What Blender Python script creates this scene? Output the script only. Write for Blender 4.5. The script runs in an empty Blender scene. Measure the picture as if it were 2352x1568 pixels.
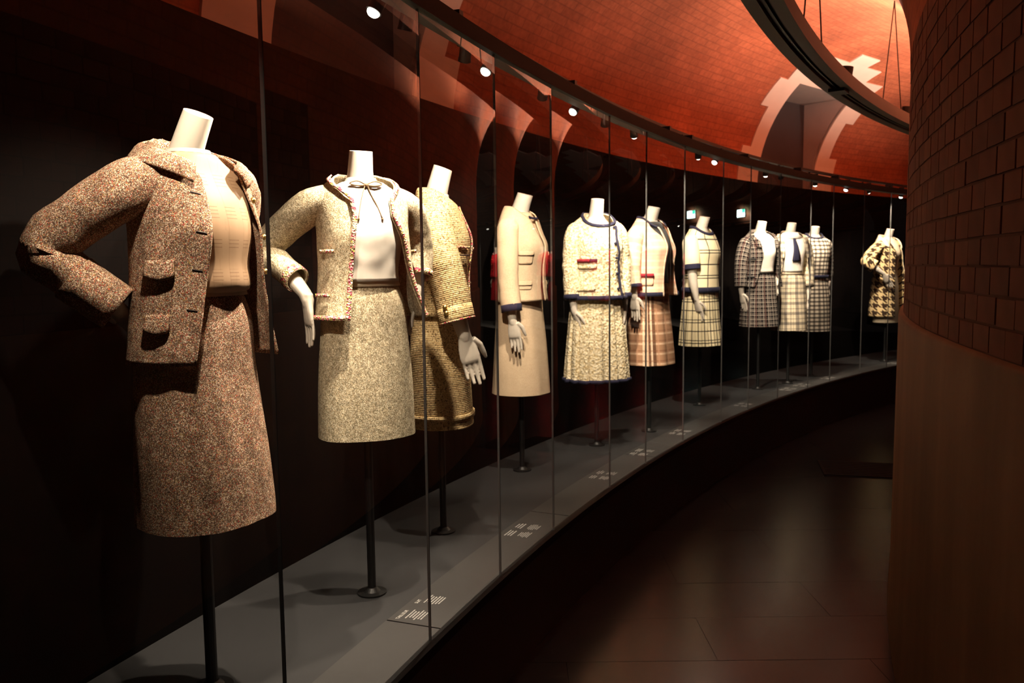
import bpy, bmesh, math, random
from mathutils import Vector, Matrix, noise
random.seed(7)
D = bpy.data; SC = bpy.context.scene; COL = SC.collection
rad = math.radians
sin, cos, pi = math.sin, math.cos, math.pi

# ------------------------------------------------------------------ camera
EYE = 1.56
FPX = 1898.0
cam = D.cameras.new('camera'); cam.sensor_width = 22.3; cam.lens = FPX/2352*22.3
cam.clip_start = 0.05; cam.clip_end = 100
cam.dof.use_dof = True; cam.dof.focus_distance = 2.3; cam.dof.aperture_fstop = 4.0
camo = D.objects.new('camera', cam); COL.objects.link(camo); SC.camera = camo
_p = math.atan((784-612)/FPX); _r = 0.0115
_F = Vector((0, cos(_p), -sin(_p))); _U0 = Vector((0, sin(_p), cos(_p))); _R0 = Vector((1, 0, 0))
_R = _R0*cos(_r)-_U0*sin(_r); _U = _R0*sin(_r)+_U0*cos(_r)
camo.matrix_world = Matrix(((_R.x, _U.x, -_F.x, 0), (_R.y, _U.y, -_F.y, 0), (_R.z, _U.z, -_F.z, EYE), (0, 0, 0, 1)))

# ------------------------------------------------------------------ world, exposure
w = D.worlds.new('world'); SC.world = w; w.use_nodes = True
w.node_tree.nodes['Background'].inputs[0].default_value = (0.02, 0.015, 0.013, 1)
w.node_tree.nodes['Background'].inputs[1].default_value = 0.3
SC.view_settings.view_transform = 'Standard'; SC.view_settings.look = 'None'
SC.view_settings.exposure = 0.0; SC.view_settings.gamma = 1.0; SC.view_settings.use_curve_mapping = False
try:
    SC.cycles.max_bounces = 10; SC.cycles.transparent_max_bounces = 40
    SC.cycles.glossy_bounces = 5; SC.cycles.diffuse_bounces = 4
    SC.cycles.sample_clamp_indirect = 4.0
    SC.cycles.caustics_reflective = False
except Exception:
    pass
SPOT_W = 140.0            # display-case spotlights
UP_W = 34.0              # uplights on the hanging ring
WARM = (1.0, 0.81, 0.62)
UPCOL = (1.0, 0.74, 0.55)

# ------------------------------------------------------------------ plan of the place
CX, CY = 15.66, -3.44     # centre of the curved gallery
CIX, CIY, RI = 12.04, -0.98, 11.3   # centre and radius of the inner wall
RG = 16.98                # glass
RB = 17.80                # back panel of the case
RO = 18.40                # outer wall / vault springing
ZP = 0.405                # plinth deck
ZS = 2.45                 # springing of the vault
HV = 1.45                 # rise of the vault
def P(theta, r, z):
    t = rad(theta); return Vector((CX+r*cos(t), CY+r*sin(t), z))
def rin(theta):
    t = rad(theta); ox, oy = CX-CIX, CY-CIY; b = cos(t)*ox+sin(t)*oy
    return -b+math.sqrt(b*b-(ox*ox+oy*oy-RI*RI))
def VP(theta, t, off=0.0):   # point on the vault (t in degrees from the outer springing), off = towards the room
    ri = rin(theta); rm = (ri+RO)/2; wv = (RO-ri)/2
    return P(theta, rm+(wv-off)*cos(rad(t)), ZS+(HV-off)*sin(rad(t)))

# ------------------------------------------------------------------ helpers
def srgb(r, g, b):
    def f(c):
        c /= 255.0
        return c/12.92 if c <= 0.04045 else ((c+0.055)/1.055)**2.4
    return (f(r), f(g), f(b), 1.0)

def obj(name, mesh, mat=None, parent=None):
    o = D.objects.new(name, mesh); COL.objects.link(o)
    if mat: mesh.materials.append(mat)
    if parent: o.parent = parent
    return o
def empty(name, loc=(0, 0, 0), rz=0.0, parent=None):
    o = D.objects.new(name, None); COL.objects.link(o); o.location = loc; o.rotation_euler = (0, 0, rz)
    o.empty_display_size = 0.1
    if parent: o.parent = parent
    return o
def tag(o, label=None, cat=None, group=None, kind=None):
    if label: o['label'] = label
    if cat: o['category'] = cat
    if group: o['group'] = group
    if kind: o['kind'] = kind
    return o
def pym(name, verts, faces, smooth=False, uvs=None):
    me = D.meshes.new(name); me.from_pydata([tuple(v) for v in verts], [], faces); me.update()
    if smooth: me.polygons.foreach_set('use_smooth', [True]*len(me.polygons))
    if uvs is not None:
        l = me.uv_layers.new(name='UVMap')
        for p in me.polygons:
            for li, vi in zip(p.loop_indices, p.vertices): l.data[li].uv = uvs[vi]
    return me
def grid(name, pts, uvs, mat, parent, closed=False, thick=0.0, smooth=True, flip=False):
    """pts[row][col] -> surface"""
    nr = len(pts); nc = len(pts[0]); V = [p for r in pts for p in r]; F = []; LU = []
    for r in range(nr-1):
        for c in range(nc if closed else nc-1):
            c2 = (c+1) % nc
            def uv(rr, cc):
                if cc < nc: return uvs[rr][cc]
                a, b = uvs[rr][nc-1], uvs[rr][nc-2]; return (2*a[0]-b[0], a[1])
            q = [(r*nc+c, uv(r, c)), (r*nc+c2, uv(r, c+1)), ((r+1)*nc+c2, uv(r+1, c+1)), ((r+1)*nc+c, uv(r+1, c))]
            if flip: q = q[::-1]
            F.append([v for v, _ in q]); LU += [u for _, u in q]
    me = pym(name, V, F, smooth)
    ly = me.uv_layers.new(name='UVMap')
    ly.data.foreach_set('uv', [x for u in LU for x in u])
    if smooth: me.set_sharp_from_angle(angle=rad(55))
    o = obj(name, me, mat, parent)
    if thick:
        m = o.modifiers.new('thickness', 'SOLIDIFY'); m.thickness = thick; m.offset = -1 if thick > 0 else 1
        m.thickness = abs(thick); m.use_even_offset = False
    return o
def box_bm(bm, c, s, m=None):
    vs = []
    for x in (-.5, .5):
        for y in (-.5, .5):
            for z in (-.5, .5):
                v = Vector((c[0]+x*s[0], c[1]+y*s[1], c[2]+z*s[2]))
                vs.append(bm.verts.new(m @ v if m else v))
    for f in ((0, 1, 3, 2), (4, 6, 7, 5), (0, 4, 5, 1), (2, 3, 7, 6), (0, 2, 6, 4), (1, 5, 7, 3)):
        bm.faces.new([vs[i] for i in f])
def bm_obj(name, bm, mat, parent=None, smooth=False):
    bmesh.ops.recalc_face_normals(bm, faces=bm.faces)
    me = D.meshes.new(name); bm.to_mesh(me); bm.free()
    if smooth: me.polygons.foreach_set('use_smooth', [True]*len(me.polygons))
    return obj(name, me, mat, parent)
def spline(pts, n):
    """Catmull-Rom through pts (tuples of any length)"""
    if len(pts) == 2:
        return [tuple(a+(b-a)*i/n for a, b in zip(pts[0], pts[1])) for i in range(n+1)]
    out = []; m = len(pts)-1
    for i in range(n+1):
        x = i/n*m; k = min(int(x), m-1); t = x-k
        p0 = pts[max(k-1, 0)]; p1 = pts[k]; p2 = pts[k+1]; p3 = pts[min(k+2, m)]
        out.append(tuple(0.5*((2*b)+(-a+c)*t+(2*a-5*b+4*c-d)*t*t+(-a+3*b-3*c+d)*t**3) for a, b, c, d in zip(p0, p1, p2, p3)))
    return out
def frames(path):
    T = []
    for i in range(len(path)):
        a = path[max(i-1, 0)]; b = path[min(i+1, len(path)-1)]; T.append((b-a).normalized())
    n = T[0].orthogonal().normalized()
    ref = Vector((0, -1, 0))
    n = (ref-T[0]*ref.dot(T[0]))
    n = n.normalized() if n.length > 0.1 else T[0].orthogonal().normalized()
    N = [n]
    for i in range(1, len(path)):
        n = N[-1]-T[i]*N[-1].dot(T[i]); N.append(n.normalized())
    return T, N
def tube_bm(bm, pts, radii, seg=10, cap=True, flat=1.0):
    path = [Vector(p) for p in pts]; T, N = frames(path); rings = []
    for p, t, n, r in zip(path, T, N, radii):
        b = t.cross(n)
        rings.append([bm.verts.new(p+n*(r*cos(2*pi*k/seg))+b*(r*flat*sin(2*pi*k/seg))) for k in range(seg)])
    for a, b in zip(rings, rings[1:]):
        for k in range(seg): bm.faces.new((a[k], a[(k+1) % seg], b[(k+1) % seg], b[k]))
    if cap:
        bm.faces.new(rings[0][::-1]); bm.faces.new(rings[-1])
def cyl_bm(bm, a, b, r, seg=16, r2=None):
    tube_bm(bm, [a, b], [r, r if r2 is None else r2], seg)
def arc_box(name, th0, th1, r0, r1, z0, z1, mat, parent=None, step=0.5, rf0=None):
    """curved bar following the gallery"""
    n = max(2, int(abs(th1-th0)/step)); V = []; F = []
    for i in range(n+1):
        th = th0+(th1-th0)*i/n
        for (r, z) in ((r0, z0), (r1, z0), (r1, z1), (r0, z1)): V.append(P(th, r, z))
    for i in range(n):
        for k in range(4):
            F.append((i*4+k, i*4+(k+1) % 4, i*4+4+(k+1) % 4, i*4+4+k))
    F.append((0, 1, 2, 3)); F.append((n*4+3, n*4+2, n*4+1, n*4))
    me = pym(name, V, F)
    bm = bmesh.new(); bm.from_mesh(me); bmesh.ops.recalc_face_normals(bm, faces=bm.faces); bm.to_mesh(me); bm.free()
    return obj(name, me, mat, parent)

# ------------------------------------------------------------------ materials
class G:
    def __init__(s, name, rough=0.8, spec=0.3):
        s.mat = D.materials.new(name); s.mat.use_nodes = True; s.nt = s.mat.node_tree
        s.b = s.nt.nodes['Principled BSDF']; s.b.inputs['Roughness'].default_value = rough
        s.b.inputs['Specular IOR Level'].default_value = spec
    def n(s, t, **kw):
        nd = s.nt.nodes.new(t)
        for k, v in kw.items(): setattr(nd, k, v)
        return nd
    def link(s, a, b): s.nt.links.new(a, b)
    def m(s, op, a, b=None, c=None):
        nd = s.n('ShaderNodeMath', operation=op)
        for i, v in enumerate((a, b, c)):
            if v is None: continue
            if isinstance(v, (int, float)): nd.inputs[i].default_value = v
            else: s.link(v, nd.inputs[i])
        return nd.outputs[0]
    def mix(s, f, a, b, blend='MIX'):
        nd = s.n('ShaderNodeMix', data_type='RGBA', blend_type=blend)
        for i, v in ((0, f), (6, a), (7, b)):
            if isinstance(v, (int, float)): nd.inputs[i].default_value = v
            elif isinstance(v, tuple): nd.inputs[i].default_value = v
            else: s.link(v, nd.inputs[i])
        return nd.outputs[2]
    def ramp(s, f, stops, interp='LINEAR'):
        nd = s.n('ShaderNodeValToRGB'); cr = nd.color_ramp; cr.interpolation = interp
        while len(cr.elements) > 1: cr.elements.remove(cr.elements[-1])
        cr.elements[0].position = stops[0][0]; cr.elements[0].color = stops[0][1]
        for p, c in stops[1:]:
            e = cr.elements.new(p); e.color = c
        s.link(f, nd.inputs[0]); return nd.outputs[0]
    def obj(s): return s.n('ShaderNodeTexCoord').outputs['Object']
    def uv(s):
        sp = s.n('ShaderNodeSeparateXYZ'); s.link(s.n('ShaderNodeTexCoord').outputs['UV'], sp.inputs[0])
        return sp.outputs[0], sp.outputs[1]
    def noise(s, scale, detail=2, vec=None):
        nd = s.n('ShaderNodeTexNoise'); nd.inputs['Scale'].default_value = scale; nd.inputs['Detail'].default_value = detail
        s.link(vec if vec is not None else s.obj(), nd.inputs['Vector']); return nd.outputs[0]
    def voro(s, scale, vec=None):
        nd = s.n('ShaderNodeTexVoronoi'); nd.inputs['Scale'].default_value = scale
        s.link(vec if vec is not None else s.obj(), nd.inputs['Vector']); return nd
    def color(s, c):
        if isinstance(c, tuple): s.b.inputs['Base Color'].default_value = c
        else: s.link(c, s.b.inputs['Base Color'])
        return s
    def bump(s, h, strength=0.5, dist=0.003):
        nd = s.n('ShaderNodeBump'); nd.inputs['Strength'].default_value = strength; nd.inputs['Distance'].default_value = dist
        s.link(h, nd.inputs['Height']); s.link(nd.outputs[0], s.b.inputs['Normal']); return s

def plain(name, c, rough=0.6, metal=0.0, spec=0.4, nscale=0, namp=0.15):
    g = G(name, rough, spec); g.b.inputs['Metallic'].default_value = metal
    if nscale:
        g.color(g.mix(g.m('MULTIPLY', g.noise(nscale, 4), 1.0), tuple(x*(1-namp) for x in c[:3])+(1,), tuple(min(1, x*(1+namp)) for x in c[:3])+(1,)))
    else: g.color(c)
    return g.mat
def tweed(name, stops, scale=300, big=(0.75, 1.15), bump=0.8, dist=0.003, stretch=(1, 1, 1), bigscale=14):
    """flecked woollen cloth: a mosaic of short coloured threads"""
    g = G(name, 0.95, 0.1)
    mp = g.n('ShaderNodeMapping'); g.link(g.obj(), mp.inputs[0]); mp.inputs['Scale'].default_value = stretch
    v = g.voro(scale, mp.outputs[0]); sp = g.n('ShaderNodeSeparateColor'); g.link(v.outputs['Color'], sp.inputs[0])
    c = g.ramp(sp.outputs[0], stops, 'CONSTANT')
    k = g.ramp(g.noise(bigscale, 3), [(0.3, (big[0],)*3+(1,)), (0.7, (big[1],)*3+(1,))])
    g.color(g.mix(1.0, c, k, 'MULTIPLY'))
    g.bump(g.m('ADD', v.outputs['Distance'], sp.outputs[1]), bump, dist)
    return g.mat
def plaid(name, base, sets, twill=None, bump=0.5, soft=0.35):
    """sets: list of (axis 'u'|'v', period m, [(start,width)], colour, opacity)"""
    g = G(name, 0.9, 0.15); u, v = g.uv()
    nz = g.noise(350, 1); c = g.mix(g.m('MULTIPLY', nz, soft), base, (base[0]*.55, base[1]*.55, base[2]*.55, 1))
    for ax, per, bands, colr, op in sets:
        f = g.m('FRACT', g.m('DIVIDE', u if ax == 'u' else v, per)); tot = None
        for st, wd in bands:
            k = g.m('MULTIPLY', g.m('GREATER_THAN', f, st), g.m('LESS_THAN', f, st+wd))
            tot = k if tot is None else g.m('MAXIMUM', tot, k)
        fac = g.m('MULTIPLY', tot, op)
        c = g.mix(fac, c, colr)
    g.color(c); g.bump(nz, bump, 0.003)
    return g.mat
def hound(name, per, ca, cb, noise_amt=0.3):
    g = G(name, 0.9, 0.15); u, v = g.uv()
    sx = g.m('LESS_THAN', g.m('FRACT', g.m('DIVIDE', u, per)), 0.5)
    sy = g.m('LESS_THAN', g.m('FRACT', g.m('DIVIDE', v, per)), 0.5)
    tw = g.m('LESS_THAN', g.m('FRACT', g.m('DIVIDE', g.m('ADD', u, v), per/2)), 0.5)
    k = g.m('ADD', g.m('MULTIPLY', sx, tw), g.m('MULTIPLY', sy, g.m('SUBTRACT', 1.0, tw)))
    nz = g.noise(300, 1)
    g.color(g.mix(g.m('MULTIPLY', nz, noise_amt), g.mix(k, ca, cb), (0.2, 0.13, 0.08, 1))); g.bump(nz, 0.5, 0.003)
    return g.mat

M = {}
M['plaster'] = plain('mannequin_cream', (0.58, 0.52, 0.44, 1), 0.5)
M['black'] = plain('black_metal', (0.006, 0.006, 0.006, 1), 0.45)
M['rail'] = plain('black_rail', (0.005, 0.0045, 0.0045, 1), 0.6, spec=.12)
M['gold'] = plain('gold_button', (0.75, 0.52, 0.18, 1), 0.3, 1.0)
M['deck'] = plain('grey_deck', (0.0145, 0.0145, 0.0155, 1), 0.75, nscale=40)
M['strip'] = plain('grey_caption_strip', (0.027, 0.0255, 0.0245, 1), 0.65, nscale=60)
M['panel'] = plain('black_back_panel', (0.0032, 0.0024, 0.0022, 1), 0.9, spec=0.02, nscale=3)
M['white_ink'] = plain('white_lettering', (0.36, 0.35, 0.33, 1), 0.8)
M['wire'] = plain('dark_wire', (0.02, 0.012, 0.01, 1), 0.5)
M['navy'] = plain('navy_braid', (0.012, 0.012, 0.035, 1), 0.85, nscale=300, namp=.5)
M['redbraid'] = plain('red_braid', (0.30, 0.02, 0.035, 1), 0.85, nscale=300, namp=.4)
M['charcoal'] = plain('charcoal_jersey', (0.022, 0.022, 0.022, 1), 0.8, nscale=200, namp=.3)
M['lining'] = plain('dark_lining', (0.03, 0.022, 0.018, 1), 0.7)
M['whitesilk'] = plain('white_silk', (0.78, 0.72, 0.63, 1), 0.5, nscale=20, namp=.06)
M['creamsilk'] = plain('cream_silk', (0.75, 0.62, 0.44, 1), 0.55, nscale=20, namp=.06)
M['black_leather'] = plain('black_leather', (0.01, 0.01, 0.01, 1), 0.4)

def peach():
    g = G('peach_drawn_thread_silk', 0.6, 0.3); u, v = g.uv()
    fu = g.m('FRACT', g.m('DIVIDE', u, 0.045)); fv = g.m('FRACT', g.m('DIVIDE', v, 0.0085)); gv = g.m('FRACT', g.m('DIVIDE', v, 0.075))
    ln = g.m('MULTIPLY', g.m('LESS_THAN', fv, 0.16), g.m('MULTIPLY', g.m('LESS_THAN', fu, 0.62), g.m('LESS_THAN', gv, 0.42)))
    vert = g.m('LESS_THAN', fu, 0.05)
    k = g.m('MAXIMUM', g.m('MULTIPLY', ln, 0.75), g.m('MULTIPLY', vert, 0.2))
    g.color(g.mix(k, (0.31, 0.195, 0.112, 1), (0.13, 0.06, 0.028, 1)))
    g.bump(g.m('SUBTRACT', 1.0, k), 0.25, 0.0015); return g.mat
M['peach'] = peach()
S = srgb
M['t1'] = tweed('brown_flecked_tweed', [(0, S(84, 62, 50)), (.24, S(136, 106, 84)), (.42, S(104, 82, 70)), (.54, S(174, 146, 118)), (.70, S(232, 210, 184)), (.85, S(120, 96, 82)), (.905, S(194, 68, 60)), (.945, S(188, 152, 82)), (.97, S(208, 122, 78))], 640, (.62, 1.14), .25, .0012, bigscale=34)
M['t2'] = tweed('grey_beige_boucle', [(0, S(138, 126, 100)), (.2, S(184, 170, 140)), (.45, S(158, 146, 118)), (.6, S(222, 210, 182)), (.85, S(200, 180, 148))], 440, (.66, 1.18), .3, .0022, (1, 1, .7), bigscale=60)
M['t2trim'] = tweed('pink_fleck_braid', [(0, S(196, 178, 140)), (.4, S(214, 110, 120)), (.6, S(230, 200, 170)), (.78, S(190, 80, 96)), (.9, S(200, 180, 90))], 150, (.9, 1.1), 1.0, .005)
def knit():
    g = G('beige_ribbed_tweed', 0.95, 0.1); u, v = g.uv()
    v2 = g.voro(220); sp = g.n('ShaderNodeSeparateColor'); g.link(v2.outputs['Color'], sp.inputs[0])
    c = g.ramp(sp.outputs[0], [(0, S(120, 100, 70)), (.12, S(186, 158, 112)), (.5, S(205, 178, 130)), (.8, S(222, 200, 156)), (.965, S(90, 66, 40))], 'CONSTANT')
    f = g.m('ABSOLUTE', g.m('SUBTRACT', g.m('FRACT', g.m('DIVIDE', v, 0.0075)), 0.5))
    k = g.ramp(f, [(0.0, (1.1, 1.1, 1.1, 1)), (.35, (1, 1, 1, 1)), (.5, (.86, .83, .78, 1))])
    g.color(g.mix(1.0, c, k, 'MULTIPLY'))
    g.bump(g.m('SUBTRACT', g.m('MULTIPLY', sp.outputs[1], .4), g.m('MULTIPLY', f, 2)), .5, .0025); return g.mat
M['t3'] = knit()
M['t4'] = tweed('cream_wool', [(0, S(212, 186, 154)), (.3, S(224, 200, 168)), (.7, S(218, 192, 160))], 420, (.93, 1.04), .3, .001)
def boucle5():
    g = G('cream_looped_boucle', 0.95, 0.1); nz = g.noise(75, 3); v = g.voro(60)
    g.color(g.mix(g.ramp(nz, [(.35, (0, 0, 0, 1)), (.65, (1, 1, 1, 1))]), S(190, 168, 124), S(246, 234, 204)))
    g.bump(g.m('ADD', nz, g.m('MULTIPLY', v.outputs['Distance'], .6)), .8, .010); return g.mat
M['t5'] = boucle5()
M['t6'] = plaid('pale_pink_tweed', S(246, 210, 178), [('u', .05, [(.2, .3)], S(240, 186, 160), .5), ('v', .045, [(.1, .35)], S(250, 228, 200), .6), ('v', .19, [(.4, .2)], S(236, 150, 134), .4)], soft=.2)
M['t6s'] = plaid('brown_rose_plaid', S(188, 144, 112), [('v', .068, [(.1, .2)], S(242, 208, 176), .7), ('u', .3, [(.44, .04), (.5, .07), (.62, .04)], S(246, 220, 190), .8), ('u', .3, [(.56, .05), (.66, .07)], S(70, 40, 28), .75), ('v', .068, [(.45, .12)], S(140, 92, 66), .5), ('u', .07, [(.0, .15)], S(206, 158, 126), .5)], soft=.35)
M['t7'] = plaid('cream_windowpane_knit', S(240, 226, 188), [('u', .098, [(.42, .085)], S(20, 18, 24), .95), ('v', .20, [(.20, .04), (.31, .04), (.74, .05)], S(24, 20, 24), .95)], soft=.1)
M['creamknit'] = plain('cream_knit', S(238, 222, 184), .9, spec=.15, nscale=200, namp=.08)
M['t7s'] = plaid('cream_windowpane_skirt', S(238, 224, 184), [('u', .049, [(.30, .13)], S(20, 18, 24), .93), ('v', .165, [(.16, .05), (.30, .04), (.74, .05)], S(22, 20, 24), .93)], soft=.1)
M['t8'] = plaid('black_white_tartan', S(24, 21, 24), [('u', .036, [(.1, .16), (.5, .08)], S(214, 200, 184), .36), ('v', .038, [(.1, .18), (.5, .08)], S(220, 206, 190), .42), ('u', .072, [(.7, .16)], S(80, 40, 36), .6)], soft=.2)
M['t9'] = plaid('navy_cream_tartan', S(238, 222, 190), [('u', .085, [(.05, .30), (.62, .08)], S(20, 22, 52), .58), ('v', .095, [(.05, .28), (.62, .08)], S(20, 22, 52), .58), ('u', .085, [(.46, .05), (.84, .05)], S(60, 50, 50), .4)], soft=.12)
M['t10'] = hound('black_white_gingham', .052, S(28, 22, 26), S(240, 226, 206), .15)
M['t10b'] = plaid('black_white_gingham_dress', S(244, 230, 208), [('u', .037, [(.0, .45)], S(40, 28, 32), .68), ('v', .040, [(.0, .45)], S(22, 16, 20), .8)], soft=.15)
M['t11'] = hound('brown_cream_houndstooth', .085, S(46, 32, 22), S(232, 204, 152), .15)
M['red'] = tweed('red_wool', [(0, S(150, 14, 26)), (.5, S(178, 20, 32)), (.8, S(120, 10, 20))], 200, (.9, 1.1))

def brickmat(name, c1, c2, mortar, bw, rh, ms, rough=.85, dark=1.0):
    g = G(name, rough, .25)
    bt = g.n('ShaderNodeTexBrick'); bt.offset = .5
    g.link(g.n('ShaderNodeTexCoord').outputs['UV'], bt.inputs['Vector'])
    bt.inputs['Color1'].default_value = c1; bt.inputs['Color2'].default_value = c2; bt.inputs['Mortar'].default_value = mortar
    bt.inputs['Scale'].default_value = 1; bt.inputs['Mortar Size'].default_value = ms; bt.inputs['Mortar Smooth'].default_value = .3
    bt.inputs['Brick Width'].default_value = bw; bt.inputs['Row Height'].default_value = rh; bt.inputs['Bias'].default_value = -.2
    n1 = g.ramp(g.noise(1.3, 5), [(.3, (.72, .72, .72, 1)), (.7, (1.2, 1.15, 1.1, 1))])
    n2 = g.ramp(g.noise(26, 3), [(.3, (.85, .85, .85, 1)), (.7, (1.12, 1.12, 1.12, 1))])
    g.color(g.mix(1.0, g.mix(1.0, bt.outputs['Color'], n1, 'MULTIPLY'), n2, 'MULTIPLY'))
    g.bump(g.m('SUBTRACT', g.m('MULTIPLY', g.noise(60, 3), .3), bt.outputs['Fac']), .15, .004); return g.mat
M['vault'] = brickmat('red_brick_vault', (0.46, 0.142, 0.074, 1), (0.39, 0.115, 0.06, 1), (0.34, 0.105, 0.058, 1), .23, .068, .006)
M['brick'] = plain('red_brick', (0.17, 0.052, 0.030, 1), .85, nscale=9, namp=.35)
M['brick2'] = plain('dark_red_brick', (0.14, 0.042, 0.025, 1), .85, nscale=9, namp=.35)
M['brick3'] = plain('orange_brick', (0.185, 0.062, 0.035, 1), .85, nscale=9, namp=.35)
M['mortar'] = plain('brown_mortar', (0.115, 0.036, 0.021, 1), .95, nscale=30)
def stone():
    g = G('stained_stone_dado', .7, .3)
    n1 = g.noise(1.6, 6); mp = g.n('ShaderNodeMapping'); g.link(g.obj(), mp.inputs[0]); mp.inputs['Scale'].default_value = (5, 5, .5)
    n2 = g.noise(1.0, 5, mp.outputs[0])
    g.color(g.ramp(g.m('ADD', g.m('MULTIPLY', n1, .5), g.m('MULTIPLY', n2, .5)), [(.3, (.13, .07, .036, 1)), (.5, (.20, .11, .058, 1)), (.7, (.29, .175, .10, 1))])); g.bump(g.noise(30, 4), .2, .004); return g.mat
M['stone'] = stone()
M['pinkstone'] = plain('pale_pink_stone', (0.80, 0.65, 0.58, 1), .85, nscale=4, namp=.12)
M['jamb'] = plain('grey_lilac_plaster', (0.46, 0.37, 0.35, 1), .85, nscale=5, namp=.15)
M['blind'] = plain('dark_window_blind', (0.045, 0.036, 0.04, 1), .8, nscale=3)
def floorm():
    g = G('dark_polished_slab', .24, .14)
    g.color(g.mix(g.noise(5, 5), (.003, .0025, .0023, 1), (.007, .006, .0055, 1)))
    g.bump(g.noise(4, 2), .08, .01); return g.mat
M['floor'] = floorm()
M['mat'] = plain('dark_floor_grille', (0.003, 0.0025, 0.0025, 1), .8, spec=.08)

def glassm():
    m = D.materials.new('case_glass'); m.use_nodes = True; nt = m.node_tree; nt.nodes.clear()
    o = nt.nodes.new('ShaderNodeOutputMaterial'); t = nt.nodes.new('ShaderNodeBsdfTransparent'); g = nt.nodes.new('ShaderNodeBsdfGlossy')
    g.inputs['Roughness'].default_value = 0.0; g.inputs['Color'].default_value = (.95, .95, .95, 1)
    t.inputs['Color'].default_value = (.93, .95, .94, 1)
    f = nt.nodes.new('ShaderNodeFresnel'); f.inputs['IOR'].default_value = 1.52
    a = nt.nodes.new('ShaderNodeMath'); a.operation = 'ADD'; a.inputs[1].default_value = 1.0; nt.links.new(f.outputs[0], a.inputs[0])
    b = nt.nodes.new('ShaderNodeMath'); b.operation = 'DIVIDE'; nt.links.new(f.outputs[0], b.inputs[0]); nt.links.new(a.outputs[0], b.inputs[1])
    c = nt.nodes.new('ShaderNodeMath'); c.operation = 'MULTIPLY'; c.inputs[1].default_value = 2.0; nt.links.new(b.outputs[0], c.inputs[0])   # front and back reflections: 2f/(1+f)
    mx = nt.nodes.new('ShaderNodeMixShader')
    nt.links.new(c.outputs[0], mx.inputs[0]); nt.links.new(t.outputs[0], mx.inputs[1]); nt.links.new(g.outputs[0], mx.inputs[2]); nt.links.new(mx.outputs[0], o.inputs[0])
    return m
M['glass'] = glassm()
def clearm():
    m = D.materials.new('glass_inner_face'); m.use_nodes = True; nt = m.node_tree; nt.nodes.clear()
    o = nt.nodes.new('ShaderNodeOutputMaterial'); t = nt.nodes.new('ShaderNodeBsdfTransparent'); nt.links.new(t.outputs[0], o.inputs[0]); return m
M['clear'] = clearm()
M['glassedge'] = plain('glass_edge', (0.06, 0.058, 0.056, 1), .3, spec=.5)
def emit(name, c, s):
    g = G(name); g.b.inputs['Base Color'].default_value = (0, 0, 0, 1); g.b.inputs['Emission Color'].default_value = c; g.b.inputs['Emission Strength'].default_value = s; return g.mat
M['lens'] = emit('lit_lens', (1, .93, .8, 1), 14)
M['cyan'] = emit('cyan_light', (.12, .8, .85, 1), 6)
M['exitgreen'] = emit('exit_green', (.05, .8, .45, 1), 5)
M['exitwhite'] = emit('exit_white', (.75, 1, .95, 1), 9)

# ------------------------------------------------------------------ the setting
def build_floor():
    V = [(-4, -3, -.012), (14, -3, -.012), (14, 16, -.012), (-4, 16, -.012)]
    o = tag(obj('floor', pym('floor', V, [(0, 1, 2, 3)]), M['floor']), kind='structure')
    bm = bmesh.new(); box_bm(bm, (0, 0, -.006), (1.198, .398, .012)); bmesh.ops.bevel(bm, geom=bm.edges[:], offset=.001, segments=1)
    bmesh.ops.recalc_face_normals(bm, faces=bm.faces)
    me = D.meshes.new('slab'); bm.to_mesh(me); bm.free(); me.materials.append(M['floor'])
    for j in range(2, 24):
        y = j*.4+.14
        for i in range(-2, 6):
            x = i*1.2+(.6 if j % 2 else 0)+.2
            r = math.hypot(x-CX, y-CY); ri = math.hypot(x-CIX, y-CIY)
            if r < RG+.75 and ri > RI-.7 and x < 6:
                s = D.objects.new('slab', me); COL.objects.link(s); s.parent = o; s.location = (x, y, random.uniform(-.0006, 0))
    # floor grille in front of the far bays
    bm = bmesh.new()
    a = rad(-14)
    for k in range(9): box_bm(bm, (0, (k-4)*.052, .004), (.62, .04, .008))
    for k in (-1, 1): box_bm(bm, (k*.31, 0, .004), (.02, .47, .009))
    box_bm(bm, (0, 0, .001), (.64, .49, .002))
    g = bm_obj('floor_grille', bm, M['mat']); g.location = (2.66, 6.13, 0); g.rotation_euler[2] = a
    tag(g, 'dark rectangular floor grille beside the stone dado', 'grille')
build_floor()

WINS = [(176.05, 2.0), (154.05, 1.95), (132.0, 2.0), (110.0, 2.0)]
TW = 50.0
def build_vault():
    ths = set()
    x = 188.0
    while x >= 80.0: ths.add(round(x, 3)); x -= .5
    for c, h in WINS: ths.update((round(c-h, 3), round(c+h, 3)))
    ths = sorted(ths, reverse=True)
    tsA = [TW*i/10 for i in range(11)]; tsB = [TW+(180-TW)*i/34 for i in range(35)]
    ts = tsA+tsB[1:]
    V = []; UV = []; F = []
    for th in ths:
        for t in ts:
            V.append(VP(th, t)); UV.append((rad(188-th)*17, rad(t)*HV))
    n = len(ts)
    for i in range(len(ths)-1):
        mid = (ths[i]+ths[i+1])/2; inw = any(abs(mid-c) < h for c, h in WINS)
        for j in range(n-1):
            if inw and ts[j+1] <= TW+1e-6: continue
            F.append((i*n+j, i*n+j+1, (i+1)*n+j+1, (i+1)*n+j))
    me = pym('ceiling', V, F, True, UV)
    return tag(obj('ceiling', me, M['vault']), 'red brick barrel vault curving over the gallery', kind='structure')
ceiling = build_vault()

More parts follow.
